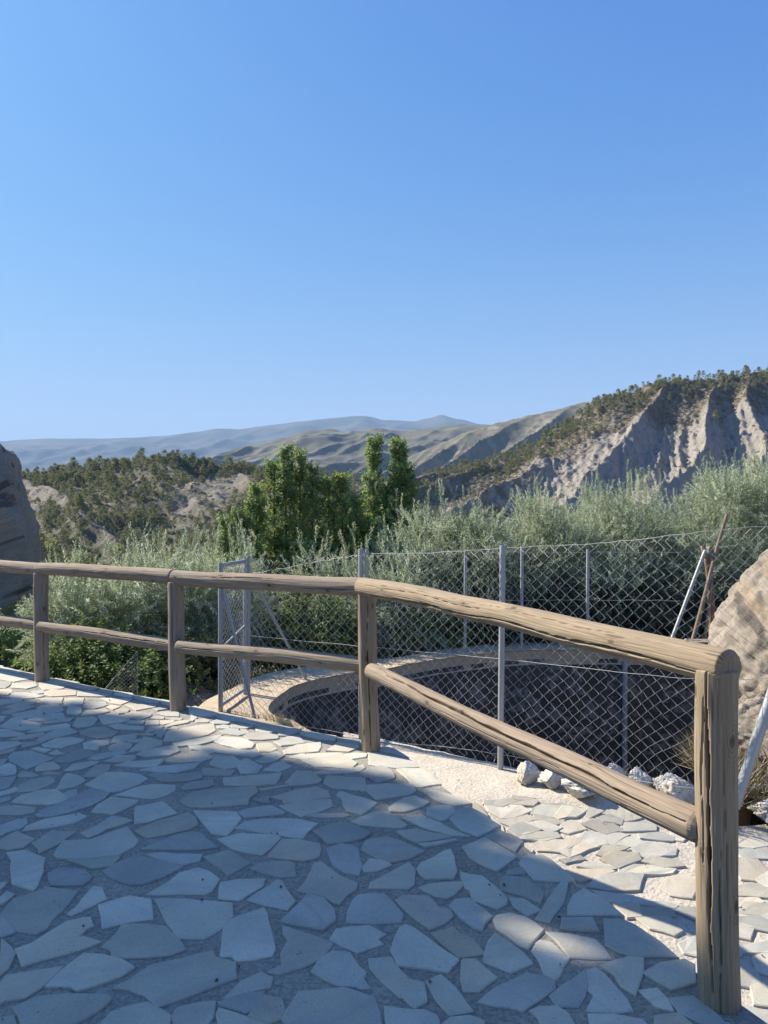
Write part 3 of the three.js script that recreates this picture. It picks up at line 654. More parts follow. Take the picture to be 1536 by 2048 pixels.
hill('brown_mountain', {
  key: 'brown', near: 1100, far: 2200, foot: -60, nx: 420, nv: 160, mat: farMat,
  crest: [[-735.2, 85.3], [-550.7, 135], [-479.7, 159.1], [-380.4, 187.5], [-295.2, 205.9], [-210.1, 230.1], [-160.4, 237.2], [-96.5, 230.1], [-25.5, 238.6], [45.4, 230.1], [130.6, 240], [229.9, 247.1], [329.3, 244.3], [414.5, 248.5], [499.6, 248.5], [684.1, 245.7], [1039, 248.5]],
  profile: (v) => Math.pow(v, 0.85),
  relief: (x, d) => { const q = x - 0.5 * d + 90 * fbm2(x * 0.0022, d * 0.0022, 2), b = ridge(n2(q * 0.0036, d * 0.0008)), c = ridge(n2(x * 0.011 - d * 0.006, d * 0.003)); return 42 * (b * b - 0.45) + 10 * (c * c - 0.4); },
  rough: (x, d) => 7 * fbm2(x * 0.008, d * 0.008, 4),
  colour: (p) => { const s = fbm2(p.x * 0.006 + 3, p.z * 0.006, 4), g = fbm2(p.x * 0.02 + 30, p.z * 0.02, 4) + 0.5 * fbm2(p.x * 0.09, p.z * 0.09, 3); return mix(mix([0.095, 0.08, 0.05], [0.165, 0.135, 0.088], smoothstep(s, 0, 0.4)), [0.10, 0.105, 0.065], smoothstep(g, -0.1, 0.15) * 0.8); },
});
hill('green_ridge', {
  key: 'green', near: 800, far: 1450, foot: -50, nx: 300, nv: 120, mat: farMat,
  crest: [[11.2, 84.8], [86.1, 122.2], [160.9, 153.1], [217, 169], [273.2, 181.2], [310.6, 190.5], [366.7, 205.5], [450.9, 220.5], [591.2, 234.5], [871.9, 239.2]],
  profile: (v) => Math.pow(v, 0.9),
  relief: (x, d) => { const q = x - 0.6 * d, b = ridge(n2(q * 0.0055 + 2, d * 0.001)), c = ridge(n2(x * 0.018 - d * 0.008, d * 0.004)); return 34 * (b * b - 0.45) + 7 * (c * c - 0.4); },
  rough: (x, d) => 4 * fbm2(x * 0.015 + 7, d * 0.015, 4),
  colour: (p) => { const s = fbm2(p.x * 0.01 + 13, p.z * 0.01, 4), g = fbm2(p.x * 0.035 + 3, p.z * 0.035, 4) + 0.5 * fbm2(p.x * 0.14, p.z * 0.14, 3); return mix(mix([0.14, 0.115, 0.075], [0.23, 0.19, 0.14], smoothstep(s, 0, 0.4)), [0.075, 0.085, 0.045], smoothstep(g, -0.05, 0.15) * 0.85); },
});
hill('far_mountain', {
  key: 'far', near: 3800, far: 7000, foot: -100, nx: 420, nv: 110, mat: farMat,
  crest: [[-7532.9, 606.7], [-4823.2, 624.8], [-3468.4, 642.8], [-3016.8, 665.4], [-2610.3, 665.4], [-2339.4, 669.9], [-1978.1, 692.5], [-1707.1, 724.1], [-1481.3, 755.7], [-1323.2, 746.7], [-1120, 778.3], [-758.7, 819], [-487.7, 850.6], [-307.1, 868.6], [-171.6, 873.2], [9, 832.5], [280, 823.5], [415.5, 850.6], [523.9, 882.2], [663.9, 841.5], [867.1, 796.4], [1273.5, 742.2], [2402.6, 688], [5112.3, 651.9]],
  profile: (v) => Math.pow(v, 1.0),
  relief: (x, d) => { const b = ridge(n2((x - 0.4 * d) * 0.0011, d * 0.0003)); return 90 * (b * b - 0.45) + 18 * (ridge(n2(x * 0.004, d * 0.001)) - 0.5); },
  rough: (x, d, v) => (v > 0.9 ? 6 : 22) * fbm2(x * 0.003, d * 0.003, 5),
  colour: (p) => { const s = fbm2(p.x * 0.002 + 3, p.z * 0.002, 5); return mix([0.04, 0.05, 0.045], [0.09, 0.085, 0.068], smoothstep(s, -0.1, 0.45)); },
});

// ---------------------------------------------------------------- log railing
function logGeo(A, B, rA, rB, o = {}) {                              // a round timber from A to B; angle 0 of a crack faces the viewer's side, 90 is up (or right on a post)
  const T = V().subVectors(B, A), len = T.length(); T.normalize();
  const post = Math.abs(T.y) > 0.9, mid = V().addVectors(A, B).multiplyScalar(0.5), toEye = V(0, EYE, 0).sub(mid); toEye.y = 0;
  const e1 = toEye.clone().addScaledVector(T, -toEye.dot(T)).normalize(), e2 = V().crossVectors(T, e1).normalize();
  if (post ? e2.x < 0 : e2.y < 0) e2.negate();
  const flip = V().crossVectors(e1, e2).dot(T) < 0;
  const NU = o.nu ?? 88, NV = Math.max(24, Math.round(len * (o.perM ?? 55))), G = new Geo(), seed = o.seed ?? 0, bev = o.bevel ?? 0.022;
  const point = (k, s) => {
    const v = k * len, a = s / NU * 2 * Math.PI;
    let r = lerp(rA, rB, k) * (1 + 0.045 * fbm3(Math.cos(a) * 0.9 + seed, Math.sin(a) * 0.9, v * 1.6 + seed, 3) + 0.05 * n3(seed, v * 1.1, 3) * 0.6);
    r += 0.0016 * n3(Math.cos(a) * 9 + seed, Math.sin(a) * 9, v * 2);
    const e = Math.min(v, len - v); if (e < bev) r *= 1 - 0.32 * Math.pow(1 - e / bev, 2);
    for (const c of o.cracks ?? []) {
      const t = (k - c.k0) / (c.k1 - c.k0); if (t < 0 || t > 1) continue;
      let da = a - c.a * Math.PI / 180 - (c.slant ?? 0) * (t - 0.5) - 0.10 * n2(v * 2.2 + seed, c.a); da -= 2 * Math.PI * Math.round(da / (2 * Math.PI));
      const w = c.w * Math.pow(Math.sin(Math.PI * clamp(t, 0.03, 0.97)), 0.45) * (0.75 + 0.5 * n2(v * 7, seed)), q = Math.abs(da) * r / Math.max(w, 1e-4);
      if (q < 1) r -= c.depth * (1 - q * q) * Math.sin(Math.PI * clamp(t, 0.02, 0.98)) ** 0.3;
    }
    const bx = (o.bow ?? 0) * Math.sin(Math.PI * k) + 0.006 * n2(v * 0.9, seed + 4), p = A.clone().addScaledVector(T, v);
    p.addScaledVector(e1, Math.cos(a) * r + (o.bow1 ?? 0) * Math.sin(Math.PI * k)).addScaledVector(e2, Math.sin(a) * r + bx); return p;
  };
  const ks = []; for (let j = 0; j <= NV; j++) ks.push(j / NV);
  for (const b of [0.15, 0.4, 0.7]) { ks.push(b * bev / len, 1 - b * bev / len); } ks.sort((a, b) => a - b);
  for (const k of ks) for (let s = 0; s <= NU; s++) { const p = point(k, s % NU); G.v(p.x, p.y, p.z, s / NU + seed * 0.37, k * len / 2 + seed * 0.61); }
  for (let j = 0; j < ks.length - 1; j++) for (let s = 0; s < NU; s++) { const a = j * (NU + 1) + s; flip ? G.quad(a, a + NU + 1, a + NU + 2, a + 1) : G.quad(a, a + 1, a + NU + 2, a + NU + 1); }
  for (const [k, f] of [[0, flip], [1, !flip]]) {                    // sawn ends
    const c = A.clone().addScaledVector(T, k * len), ci = G.v(c.x, c.y, c.z, 0.5, 0.5), ring = []; for (let s = 0; s < NU; s++) { const p = point(k, s); ring.push(G.v(p.x, p.y, p.z, 0.5 + 0.04 * Math.cos(s / NU * 6.283), 0.5 + 0.02 * Math.sin(s / NU * 6.283))); }
    for (let s = 0; s < NU; s++) f ? G.tri(ci, ring[s], ring[(s + 1) % NU]) : G.tri(ci, ring[(s + 1) % NU], ring[s]);
  }
  return G.build();
}
{
  const t = thing('wooden_railing', 'weathered round timber railing along the edge of the stone terrace', 'railing');
  const [p1, p2, p3, p4, p5] = P;
  mesh('post', logGeo(at(1.066, 2.462, -0.06), at(1.052, 2.455, 1.058), 0.0625, 0.062, { seed: 1, nu: 128, perM: 110, bevel: 0.01, cracks: [{ a: -22, k0: 0.10, k1: 1.0, w: 0.006, depth: 0.035, slant: -0.12 }, { a: -38, k0: 0.45, k1: 0.97, w: 0.003, depth: 0.012 }, { a: 26, k0: 0.3, k1: 0.8, w: 0.0025, depth: 0.012 }, { a: 10, k0: 0.02, k1: 0.5, w: 0.003, depth: 0.014, slant: 0.2 }] }), M.woodTan, t);
  mesh('post', logGeo(at(p2[0] + 0.01, p2[1], -0.06), at(p2[0] - 0.012, p2[1], 1.04), 0.061, 0.060, { seed: 2, bevel: 0.008, cracks: [{ a: 2, k0: 0.0, k1: 0.92, w: 0.004, depth: 0.03 }] }), M.woodTan, t);
  mesh('post', logGeo(at(p3[0] + 0.01, p3[1], -0.06), at(p3[0] - 0.012, p3[1], 1.005), 0.064, 0.062, { seed: 3, bevel: 0.008, cracks: [{ a: -30, k0: 0.4, k1: 1, w: 0.004, depth: 0.02 }] }), M.woodGrey, t);
  mesh('post', logGeo(at(p4[0] + 0.01, p4[1], -0.06), at(p4[0] - 0.012, p4[1], 0.995), 0.065, 0.063, { seed: 4, bevel: 0.008, cracks: [{ a: 15, k0: 0.1, k1: 0.6, w: 0.003, depth: 0.02 }] }), M.woodGrey, t);
  mesh('post', logGeo(at(p5[0], p5[1], -0.06), at(p5[0] - 0.012, p5[1], 0.995), 0.064, 0.063, { seed: 5, bevel: 0.008 }), M.woodGrey, t);
  mesh('top_rail', logGeo(at(p2[0] - 0.045, p2[1] - 0.01, 1.068), at(1.076, 2.41, 1.066), 0.056, 0.057, { seed: 6, nu: 120, perM: 90, bevel: 0.008, bow: 0.012, cracks: [{ a: -36, k0: 0.08, k1: 0.52, w: 0.010, depth: 0.030, slant: 0.35 }, { a: -20, k0: 0.5, k1: 0.97, w: 0.007, depth: 0.035, slant: -0.05 }, { a: 20, k0: 0.05, k1: 0.6, w: 0.002, depth: 0.01 }, { a: 42, k0: 0.4, k1: 0.9, w: 0.002, depth: 0.01 }] }), M.woodTan, t);
  mesh('top_rail', logGeo(at(p3[0] - 0.03, p3[1] + 0.02, 1.036), at(p2[0] + 0.005, p2[1] - 0.004, 1.064), 0.060, 0.059, { seed: 7, bevel: 0.02, bow: -0.01, cracks: [{ a: -15, k0: 0.72, k1: 1, w: 0.006, depth: 0.025 }, { a: 30, k0: 0.2, k1: 0.6, w: 0.003, depth: 0.012 }] }), M.woodGrey, t);
  mesh('top_rail', logGeo(at(p4[0] - 0.05, p4[1] + 0.03, 1.028), at(p3[0] - 0.02, p3[1] + 0.014, 1.034), 0.058, 0.058, { seed: 8, bevel: 0.02, bow: 0.008, cracks: [{ a: -5, k0: 0.3, k1: 0.7, w: 0.003, depth: 0.015 }] }), M.woodGrey, t);
  mesh('top_rail', logGeo(at(p5[0], p5[1], 1.03), at(p4[0] - 0.03, p4[1] + 0.02, 1.026), 0.058, 0.058, { seed: 9, bevel: 0.02 }), M.woodGrey, t);
  mesh('lower_rail', logGeo(at(-0.088, 4.975, 0.532), at(1.02, 2.47, 0.545), 0.049, 0.055, { seed: 10, nu: 120, perM: 80, bevel: 0.03, bow: -0.008, cracks: [{ a: 34, k0: 0.12, k1: 0.99, w: 0.009, depth: 0.032, slant: -0.5 }, { a: -5, k0: 0.3, k1: 0.8, w: 0.002, depth: 0.012 }] }), M.woodGrey, t);
  mesh('lower_rail', logGeo(at(p3[0] + 0.03, p3[1] - 0.075, 0.508), at(p2[0], p2[1], 0.552), 0.050, 0.052, { seed: 11, bevel: 0.02, cracks: [{ a: 10, k0: 0.05, k1: 0.45, w: 0.004, depth: 0.02 }] }), M.woodGrey, t);
  mesh('lower_rail', logGeo(at(p4[0] + 0.02, p4[1] - 0.075, 0.508), at(p3[0], p3[1], 0.50), 0.050, 0.052, { seed: 12, bevel: 0.02, cracks: [{ a: 20, k0: 0.4, k1: 0.95, w: 0.004, depth: 0.02 }] }), M.woodGrey, t);
  mesh('lower_rail', logGeo(at(p5[0], p5[1] - 0.05, 0.51), at(p4[0], p4[1], 0.505), 0.050, 0.052, { seed: 13, bevel: 0.02 }), M.woodGrey, t);
  const nail = new THREE.SphereGeometry(0.006, 10, 8);
  for (const [part, x, d, y] of [['top_rail', 1.0, 2.565, 1.128], ['lower_rail', -0.085, 4.92, 0.545]]) { const n = mesh('nail', nail, M.zinc, t.children.find((c) => c.name === part)); n.position.copy(at(x, d, y)); n.scale.set(1, 0.5, 1); }
}
// ---------------------------------------------------------------- wire mesh fence and gate
// diamond mesh between two uprights, wires woven side by side; lo and hi give its bottom and top edge at t
function weave(G, A, B, lo, hi, cell, seed, r = 0.0018, tips = true) {
  const L = Math.hypot(B.x - A.x, B.z - A.z), n = Math.max(3, Math.round(2 * L / cell)), q = rng(seed), dir = V(B.x - A.x, 0, B.z - A.z).normalize(), nor = V(-dir.z, 0, dir.x);
  for (let i = 0; i < n; i++) {
    const s0 = (i + 0.5) * L / n, pts = [], y0 = lo(s0 / L), y1 = hi(s0 / L), m = Math.round((y1 - y0) / (cell * 0.43)), sx = (i & 1 ? 1 : -1);
    for (let k = 0; k <= m; k++) {
      const y = lerp(y0, y1, k / m), side = ((k + i) & 1) ? 1 : -1, s = s0 + side * cell * 0.25 * 0.97;
      const bulge = 0.025 * n2(s * 1.3 + seed, y * 1.1) + 0.0025 * side, dx = 0.012 * n2(s * 2 + seed * 3, y * 2.1), dy = 0.010 * n2(s * 1.7 - seed, y * 2.3);
      const low = tips && k < 2 ? (q() - 0.5) * 0.03 : 0;
      pts.push(V(A.x + dir.x * (s + dx + low) + nor.x * bulge, y + dy + low, A.z + dir.z * (s + dx + low) + nor.z * bulge));
    }
    if (tips) { const p = pts[0].clone(); p.y -= 0.018 + 0.02 * q(); p.addScaledVector(dir, 0.012 * (q() - 0.5) + 0.008 * sx); pts.unshift(p); }
    G.tube(pts, r, 4, false);
  }
}
const wireLine = (G, pts, r = 0.0019, wob = 0.004, seed = 1) => { const c = new THREE.CatmullRomCurve3(pts).getPoints(pts.length * 14); c.forEach((p, i) => { p.y += wob * n2(i * 0.21, seed); }); G.tube(c, r, 4, false); };
{
  const t = thing('chain_link_fence', 'galvanised diamond mesh fence with slim posts along the cistern edge', 'fence');
  const [f0, f1, f2, f3, f4] = FENCE, M1 = new Geo(), y = (a, b) => (k) => lerp(a, b, k);
  weave(M1, at(...f0), at(...f1), (k) => lerp(-0.30, -0.37, k) + 0.02 * Math.sin(k * 9), y(1.07, 1.2), 0.088, 3);
  weave(M1, at(...f1), at(...f2), (k) => -0.37 + 0.09 * k - 0.03 * Math.sin(3.1 * k), y(1.2, 1.28), 0.090, 4);
  weave(M1, at(...f2), at(...f3), (k) => -0.28 + 0.06 * k - 0.03 * Math.sin(6.2 * k), y(1.28, 1.42), 0.094, 5);
  weave(M1, at(...f3), at(...f4), y(-0.22, -0.14), y(1.42, 1.48), 0.094, 6);
  mesh('wire_mesh', M1.build(), M.wire, t, 'stuff');
  const post = (p, y0, y1, r, lean = 0) => mesh('post', new Geo().tube([at(p[0] - lean, p[1], y0), at(p[0], p[1], (y0 + y1) / 2), at(p[0] + lean, p[1], y1)], r, 14).build(), M.zinc, t);
  post(f1, -0.6, 1.24, 0.022); post([f1[0] + 0.05, f1[1] - 0.03], -0.6, 1.235, 0.015);
  post(f2, -0.45, 1.30, 0.022, 0.009);
  post(f4, -0.3, 1.5, 0.024);
  mesh('brace', new Geo().tube([at(2.17, 4.80, -0.28), at(2.43, 4.83, 0.45), at(2.74, 4.90, 1.32)], 0.033, 16).build(), M.zinc, t);
  const w = (name, pts, s, wob) => { const G = new Geo(); wireLine(G, pts, 0.002, wob ?? 0.005, s); mesh(name, G.build(), M.wire, t); };
  const along = (ys) => FENCE.map((p, i) => at(p[0], p[1] - 0.006, ys[i]));
  w('tension_wire', along([-0.29, -0.34, -0.25, -0.19, -0.12]), 1); w('tension_wire', along([0.42, 0.42, 0.46, 0.5, 0.52]), 2); w('tension_wire', [at(...f1, 1.2), at(0.35, 6.14, 1.225), at(...f2, 1.28), at(1.5, 5.29, 1.34), at(...f3, 1.43), at(...f4, 1.49)], 3);
  w('slack_wire', [at(f0[0], f0[1], 1.05), at(-1.42, 7.18, 0.98), at(-1.25, 7.09, 0.985), at(-0.9, 6.9, 1.05), at(-0.55, 6.72, 1.12), at(f1[0], f1[1], 1.19)], 4, 0.01);
}
{ // narrow framed gate leaf, standing open at the end of the fence
  const t = thing('mesh_gate', 'narrow galvanised gate leaf with mesh infill standing open at the fence end', 'gate', at(-1.527, 7.24, -0.31));
  const A = V(0, 0, 0), B = V(0.107, 0, -0.68), bar = (n, pts, r) => mesh(n, new Geo().tube(pts, r, 12).build(), M.zinc, t);
  bar('stile', [A.clone(), A.clone().setY(1.385)], 0.022); bar('stile', [B.clone().setY(0), B.clone().setY(1.385)], 0.020);
  bar('frame_rail', [A.clone().setY(1.36), B.clone().setY(1.36)], 0.019); bar('frame_rail', [A.clone().setY(0.05), B.clone().setY(0.05)], 0.017); bar('frame_rail', [V(0.02, 0.60, -0.12), B.clone().setY(0.70)], 0.012);
  bar('hinge_post', [V(0.135, -0.05, -0.72), V(0.135, 1.41, -0.72)], 0.02);
  bar('brace', [V(0.01, 1.2, 0.01), V(0.36, -0.06, 0.17)], 0.014); bar('brace', [V(0.14, 1.25, -0.72), V(0.65, 0.0, -1.42)], 0.016);
  const G = new Geo(); weave(G, A, B, () => 0.06, () => 1.35, 0.075, 9, 0.002, false); mesh('wire_mesh', G.build(), M.wire, t, 'stuff');
}
{ // second line of posts on the far rim
  const t = thing('post_and_wire_fence', 'slim grey fence posts with two wires on the far rim of the cistern', 'fence');
  const q = [[-0.32, 9.55], [1.07, 10.25], [1.87, 10.55], [2.78, 10.6], [4.0, 10.5]];
  q.slice(1, 4).forEach(([x, d], i) => mesh('post', new Geo().tube([at(x, d, -0.45), at(x + 0.01, d, [1.03, 1.08, 1.04][i])], 0.022, 10).build(), M.zinc, t));
  for (const h of [1.0, 0.35]) { const G = new Geo(); wireLine(G, q.map(([x, d], i) => at(x, d - 0.02, h + (i === 1 ? 0.02 : 0))), 0.0025, 0.01, h * 9); mesh('wire', G.build(), M.wire, t); }
}
{ // rustic post with sticks leaning on it, and a crate
  const bit = (name, label, pts, r, mat) => tag(mesh(name, new Geo().tube(new THREE.CatmullRomCurve3(pts).getPoints(18), r, 10).build(), mat), label, name.replace('_', ' '));
  const p = thing('rustic_post', 'crooked forked wooden post on the cistern rim beside the boulder', 'post', at(4.36, 10.35, -0.36));
  mesh('trunk', new Geo().tube(new THREE.CatmullRomCurve3([V(0.03, 0, 0), V(0.02, 0.5, 0), V(-0.01, 0.95, 0.01), V(-0.05, 1.3, 0)]).getPoints(20), (k) => 0.05 - 0.012 * k, 12).build(), M.oldPost, p);
  mesh('fork', new Geo().tube([V(-0.05, 1.28, 0), V(-0.09, 1.38, 0.01), V(-0.10, 1.46, 0)], 0.032, 10).build(), M.dead, p); mesh('fork', new Geo().tube([V(-0.04, 1.28, 0), V(0, 1.38, -0.01), V(0.0, 1.45, 0)], 0.034, 10).build(), M.dead, p);
  bit('leaning_stick', 'long pale stick leaning against the forked post, its tip above all the others', [at(4.0, 10.15, -0.3), at(4.22, 10.22, 0.4), at(4.40, 10.28, 1.0), at(4.56, 10.3, 1.52)], (k) => 0.03 - 0.008 * k, M.dead);
  bit('leaning_stick', 'short dry stick leaning low against the forked post', [at(4.15, 10.1, -0.3), at(4.25, 10.18, 0.15), at(4.33, 10.25, 0.62)], (k) => 0.024 - 0.006 * k, M.dead);
  bit('leaning_pipe', 'grey metal pipe leaning against the forked post', [at(3.68, 10.1, -0.3), at(3.97, 10.2, 0.36), at(4.27, 10.3, 1.04)], 0.024, M.zinc);
  const c = thing('wooden_crate', 'small old wooden crate with a yellow tub beside it on the rim', 'crate', at(4.05, 9.85, -0.33));
  const bx = (n, x, y, z, w, h, d, m) => { const b = mesh(n, new THREE.BoxGeometry(w, h, d), m, c); b.position.set(x, y, z); };
  for (let i = 0; i < 3; i++) { bx('slat', 0, 0.045 + i * 0.075, 0.11, 0.34, 0.06, 0.015, M.dead); bx('slat', 0, 0.045 + i * 0.075, -0.11, 0.34, 0.06, 0.015, M.dead); }
  for (const s of [-1, 1]) bx('side', s * 0.165, 0.12, 0, 0.02, 0.24, 0.2, M.dead);
  bx('lid', 0, 0.24, 0, 0.36, 0.014, 0.25, M.dead);
  tag(mesh('yellow_tub', new THREE.LatheGeometry([[0, 0], [0.07, 0], [0.085, 0.18], [0.09, 0.2], [0.08, 0.2], [0.072, 0.02], [0, 0.02]].map(([x, y]) => new THREE.Vector2(x, y)), 24), M.yellow), 'faded yellow tub next to the wooden crate on the rim', 'tub').position.copy(at(4.32, 9.85, -0.33));
}
// ---------------------------------------------------------------- rocks
function rockGeo(rx, ry, rz, detail, seed, rough, facet = 0.5, pw = 2) {
  let g = new THREE.IcosahedronGeometry(1, detail); g.deleteAttribute('normal'); g.deleteAttribute('uv'); g = mergeVertices(g, 1e-4);
  const p = g.attributes.position, v = V(), uv = [], q = rng(Math.round(seed * 10)), cuts = [];
  for (let i = 0; i < 13; i++) cuts.push([V(q() * 2 - 1, q() * 2 - 1, q() * 2 - 1).normalize(), (pw === 2 ? 0.68 : 0.9) + 0.22 * q()]);
  for (let i = 0; i < p.count; i++) {
    v.fromBufferAttribute(p, i); const n = v.clone(); if (pw !== 2) v.multiplyScalar(1 / Math.pow(Math.abs(v.x) ** pw + Math.abs(v.y) ** pw + Math.abs(v.z) ** pw, 1 / pw));
    const big = fbm3(n.x * 1.1 + seed, n.y * 1.1, n.z * 1.1, 2), f = ridge(fbm3(n.x * 1.7 + seed, n.y * 1.7 + 7, n.z * 1.7, 3)), s = fbm3(n.x * 4.5 + seed, n.y * 4.5, n.z * 4.5, 5);
    v.multiplyScalar(1 + rough * (big * 0.9 + 0.25 * s));
    for (const [c, cut] of cuts) { const k = v.dot(c) - cut - 0.05 * s; if (k > 0) v.addScaledVector(c, -0.86 * k); }
    v.multiplyScalar(1 - rough * facet * 0.35 * Math.pow(f, 8) + 0.06 * rough * n3(n.x * 16 + seed, n.y * 16, n.z * 16));
    p.setXYZ(i, v.x * rx, v.y * ry, v.z * rz); uv.push((n.x * rx + n.z * 0.6 * rz) + seed, n.y * ry + 0.4 * n.z * rz);
  }
  g.setAttribute('uv', new THREE.Float32BufferAttribute(uv, 2)); g.computeVertexNormals(); return g;
}
{
  const r = (name, label, x, d, y, g, m, turn = 0, group) => { const o = tag(mesh(name, g, m), label, 'rock', group); o.position.copy(at(x, d, y)); o.rotation.y = turn; return o; };
  r('boulder', 'big ochre and grey boulder at the right end of the cistern', 3.72, 6.05, 0.32, rockGeo(1.06, 1.06, 1.05, 60, 3.3, 0.10, 1.0, 2.2), M.rock, 0.4);
  r('rock', 'low pale rock at the foot of the slanted fence brace', 2.62, 4.95, -0.36, rockGeo(0.30, 0.14, 0.24, 18, 7.1, 0.3), M.limestone, 0.3);
  r('rock', 'rock ledge with dry grass under the big boulder', 2.75, 5.55, -0.15, rockGeo(0.45, 0.42, 0.4, 28, 9.7, 0.3), M.rock, 1.3);
  const S = [[1.01, 5.46, 0.085, 0.085, 'rounded white rock nearest the foot of the tall slim fence post'], [1.165, 5.38, 0.10, 0.075, 'white rock wedged between the rounded white rock and a flatter one'], [1.315, 5.22, 0.135, 0.072, 'flat white rock on the path, half behind the lower rail'], [1.575, 5.27, 0.08, 0.115, 'small pointed tan rock against the mesh'], [1.715, 5.2, 0.115, 0.105, 'angular tan rock between the pointed rock and the large one'], [1.91, 5.06, 0.15, 0.13, 'large craggy limestone rock beside the thick end post']];
  S.forEach(([x, d, w, h, l], i) => r('rock', l, x, d, rampY(d) + h * 0.75, rockGeo(w, h, w * 0.8, 16, 20 + i * 3.7, 0.42), M.limestone, i * 1.1));
  r('cliff', 'dark shaded rock outcrop rising behind the railing', -9.68, 12.7, -1.1, rockGeo(4.05, 4.55, 1.7, 56, 41.5, 0.10, 0.6, 3.5), M.rock, 0);
  r('soil_mound', 'brown mound of earth and litter under the olive tree', -2.35, 8.6, -0.72, rockGeo(0.95, 0.42, 0.6, 24, 51.5, 0.3), M.soil, 0.2).userData.category = 'mound';
}

// ---------------------------------------------------------------- plants
function leaf(G, p, dir, up, len, w, fold = 0.25) { // a folded pointed leaf of two triangles
  const side = V().crossVectors(dir, up).normalize(), n = V().crossVectors(side, dir).normalize();
  const a = G.v(p.x, p.y, p.z), m = p.clone().addScaledVector(dir, len * 0.48), b = m.clone().addScaledVector(side, w / 2).addScaledVector(n, fold * w / 2), c = m.clone().addScaledVector(side, -w / 2).addScaledVector(n, fold * w / 2), e = p.clone().addScaledVector(dir, len).addScaledVector(n, -fold * w * 0.6);
  const bi = G.v(b.x, b.y, b.z), ci = G.v(c.x, c.y, c.z), ei = G.v(e.x, e.y, e.z); G.tri(a, bi, ei); G.tri(a, ei, ci);
}
function twig(seed, len, count, leafLen, leafW, spread, droop = 0) {
  const G = new Geo(), q = rng(seed);
  for (let i = 0; i < count; i++) {
    const k = (i + 0.6) / count, a = i * 2.4 + q() * 0.8, e = spread * (0.6 + 0.6 * q()), dir = V(Math.cos(a) * Math.sin(e), Math.cos(e) - droop * q(), Math.sin(a) * Math.sin(e)).normalize();
    const b = 0.03 * Math.sin(k * 3 + seed), p = V(b, k * len, 0.02 * Math.sin(k * 2 + seed));
    leaf(G, p, dir, V(q() - 0.5, 1, q() - 0.5), leafLen * (0.7 + 0.5 * q()), leafW * (0.7 + 0.5 * q()));
  }
  return G.build();
}
const TWIG = {
  olive: [twig(1, 0.30, 24, 0.062, 0.016, 0.75), twig(2, 0.26, 22, 0.058, 0.017, 0.95), twig(3, 0.36, 26, 0.06, 0.015, 0.6)],
  pear: [twig(5, 0.26, 15, 0.085, 0.062, 1.15, 0.35), twig(6, 0.22, 13, 0.08, 0.064, 1.3, 0.5)],
  bush: [twig(8, 0.18, 15, 0.055, 0.034, 1.0, 0.2)],
  broad: [twig(9, 0.20, 20, 0.11, 0.075, 1.25, 0.4)],
  grass: [twig(10, 0.02, 16, 0.26, 0.006, 0.8)],
};
// leaves: spots [position, direction, scale, colour]
function foliage(parent, name, kinds, mat, spots) {
  kinds.forEach((geo, k) => {
    const mine = spots.filter((_, i) => i % kinds.length === k); if (!mine.length) return;
    const im = new THREE.InstancedMesh(geo, mat, mine.length), m = new THREE.Matrix4(), q = new THREE.Quaternion(), spin = new THREE.Quaternion(), Y = V(0, 1, 0);
    mine.forEach(([p, dir, s, c], i) => { q.setFromUnitVectors(Y, dir); spin.setFromAxisAngle(Y, i * 1.7); q.multiply(spin); im.setMatrixAt(i, m.compose(p, q, V(s, s, s))); im.setColorAt(i, rgb(...c)); });
    im.name = name; im.userData.kind = 'stuff'; parent.add(im);
  });
}
function limb(pts, r0, r1, sides = 9) { return new Geo().tube(new THREE.CatmullRomCurve3(pts).getPoints(pts.length * 6), (k) => lerp(r0, r1, k) * (1 + 0.12 * Math.sin(k * 23)), sides).build(); }
const ball = (q) => { let v; do v = V(q() * 2 - 1, q() * 2 - 1, q() * 2 - 1); while (v.lengthSq() > 1 || v.lengthSq() < 1e-3); return v; };
const OLIVE = [[0.235, 0.275, 0.14], [0.40, 0.45, 0.275], [0.57, 0.62, 0.47]], PEAR = [[0.12, 0.19, 0.04], [0.24, 0.34, 0.075], [0.38, 0.47, 0.13]];
const pick = (set, q) => mul(mix(mix(set[0], set[1], q()), set[2], q() * q()), 0.85 + 0.3 * q());

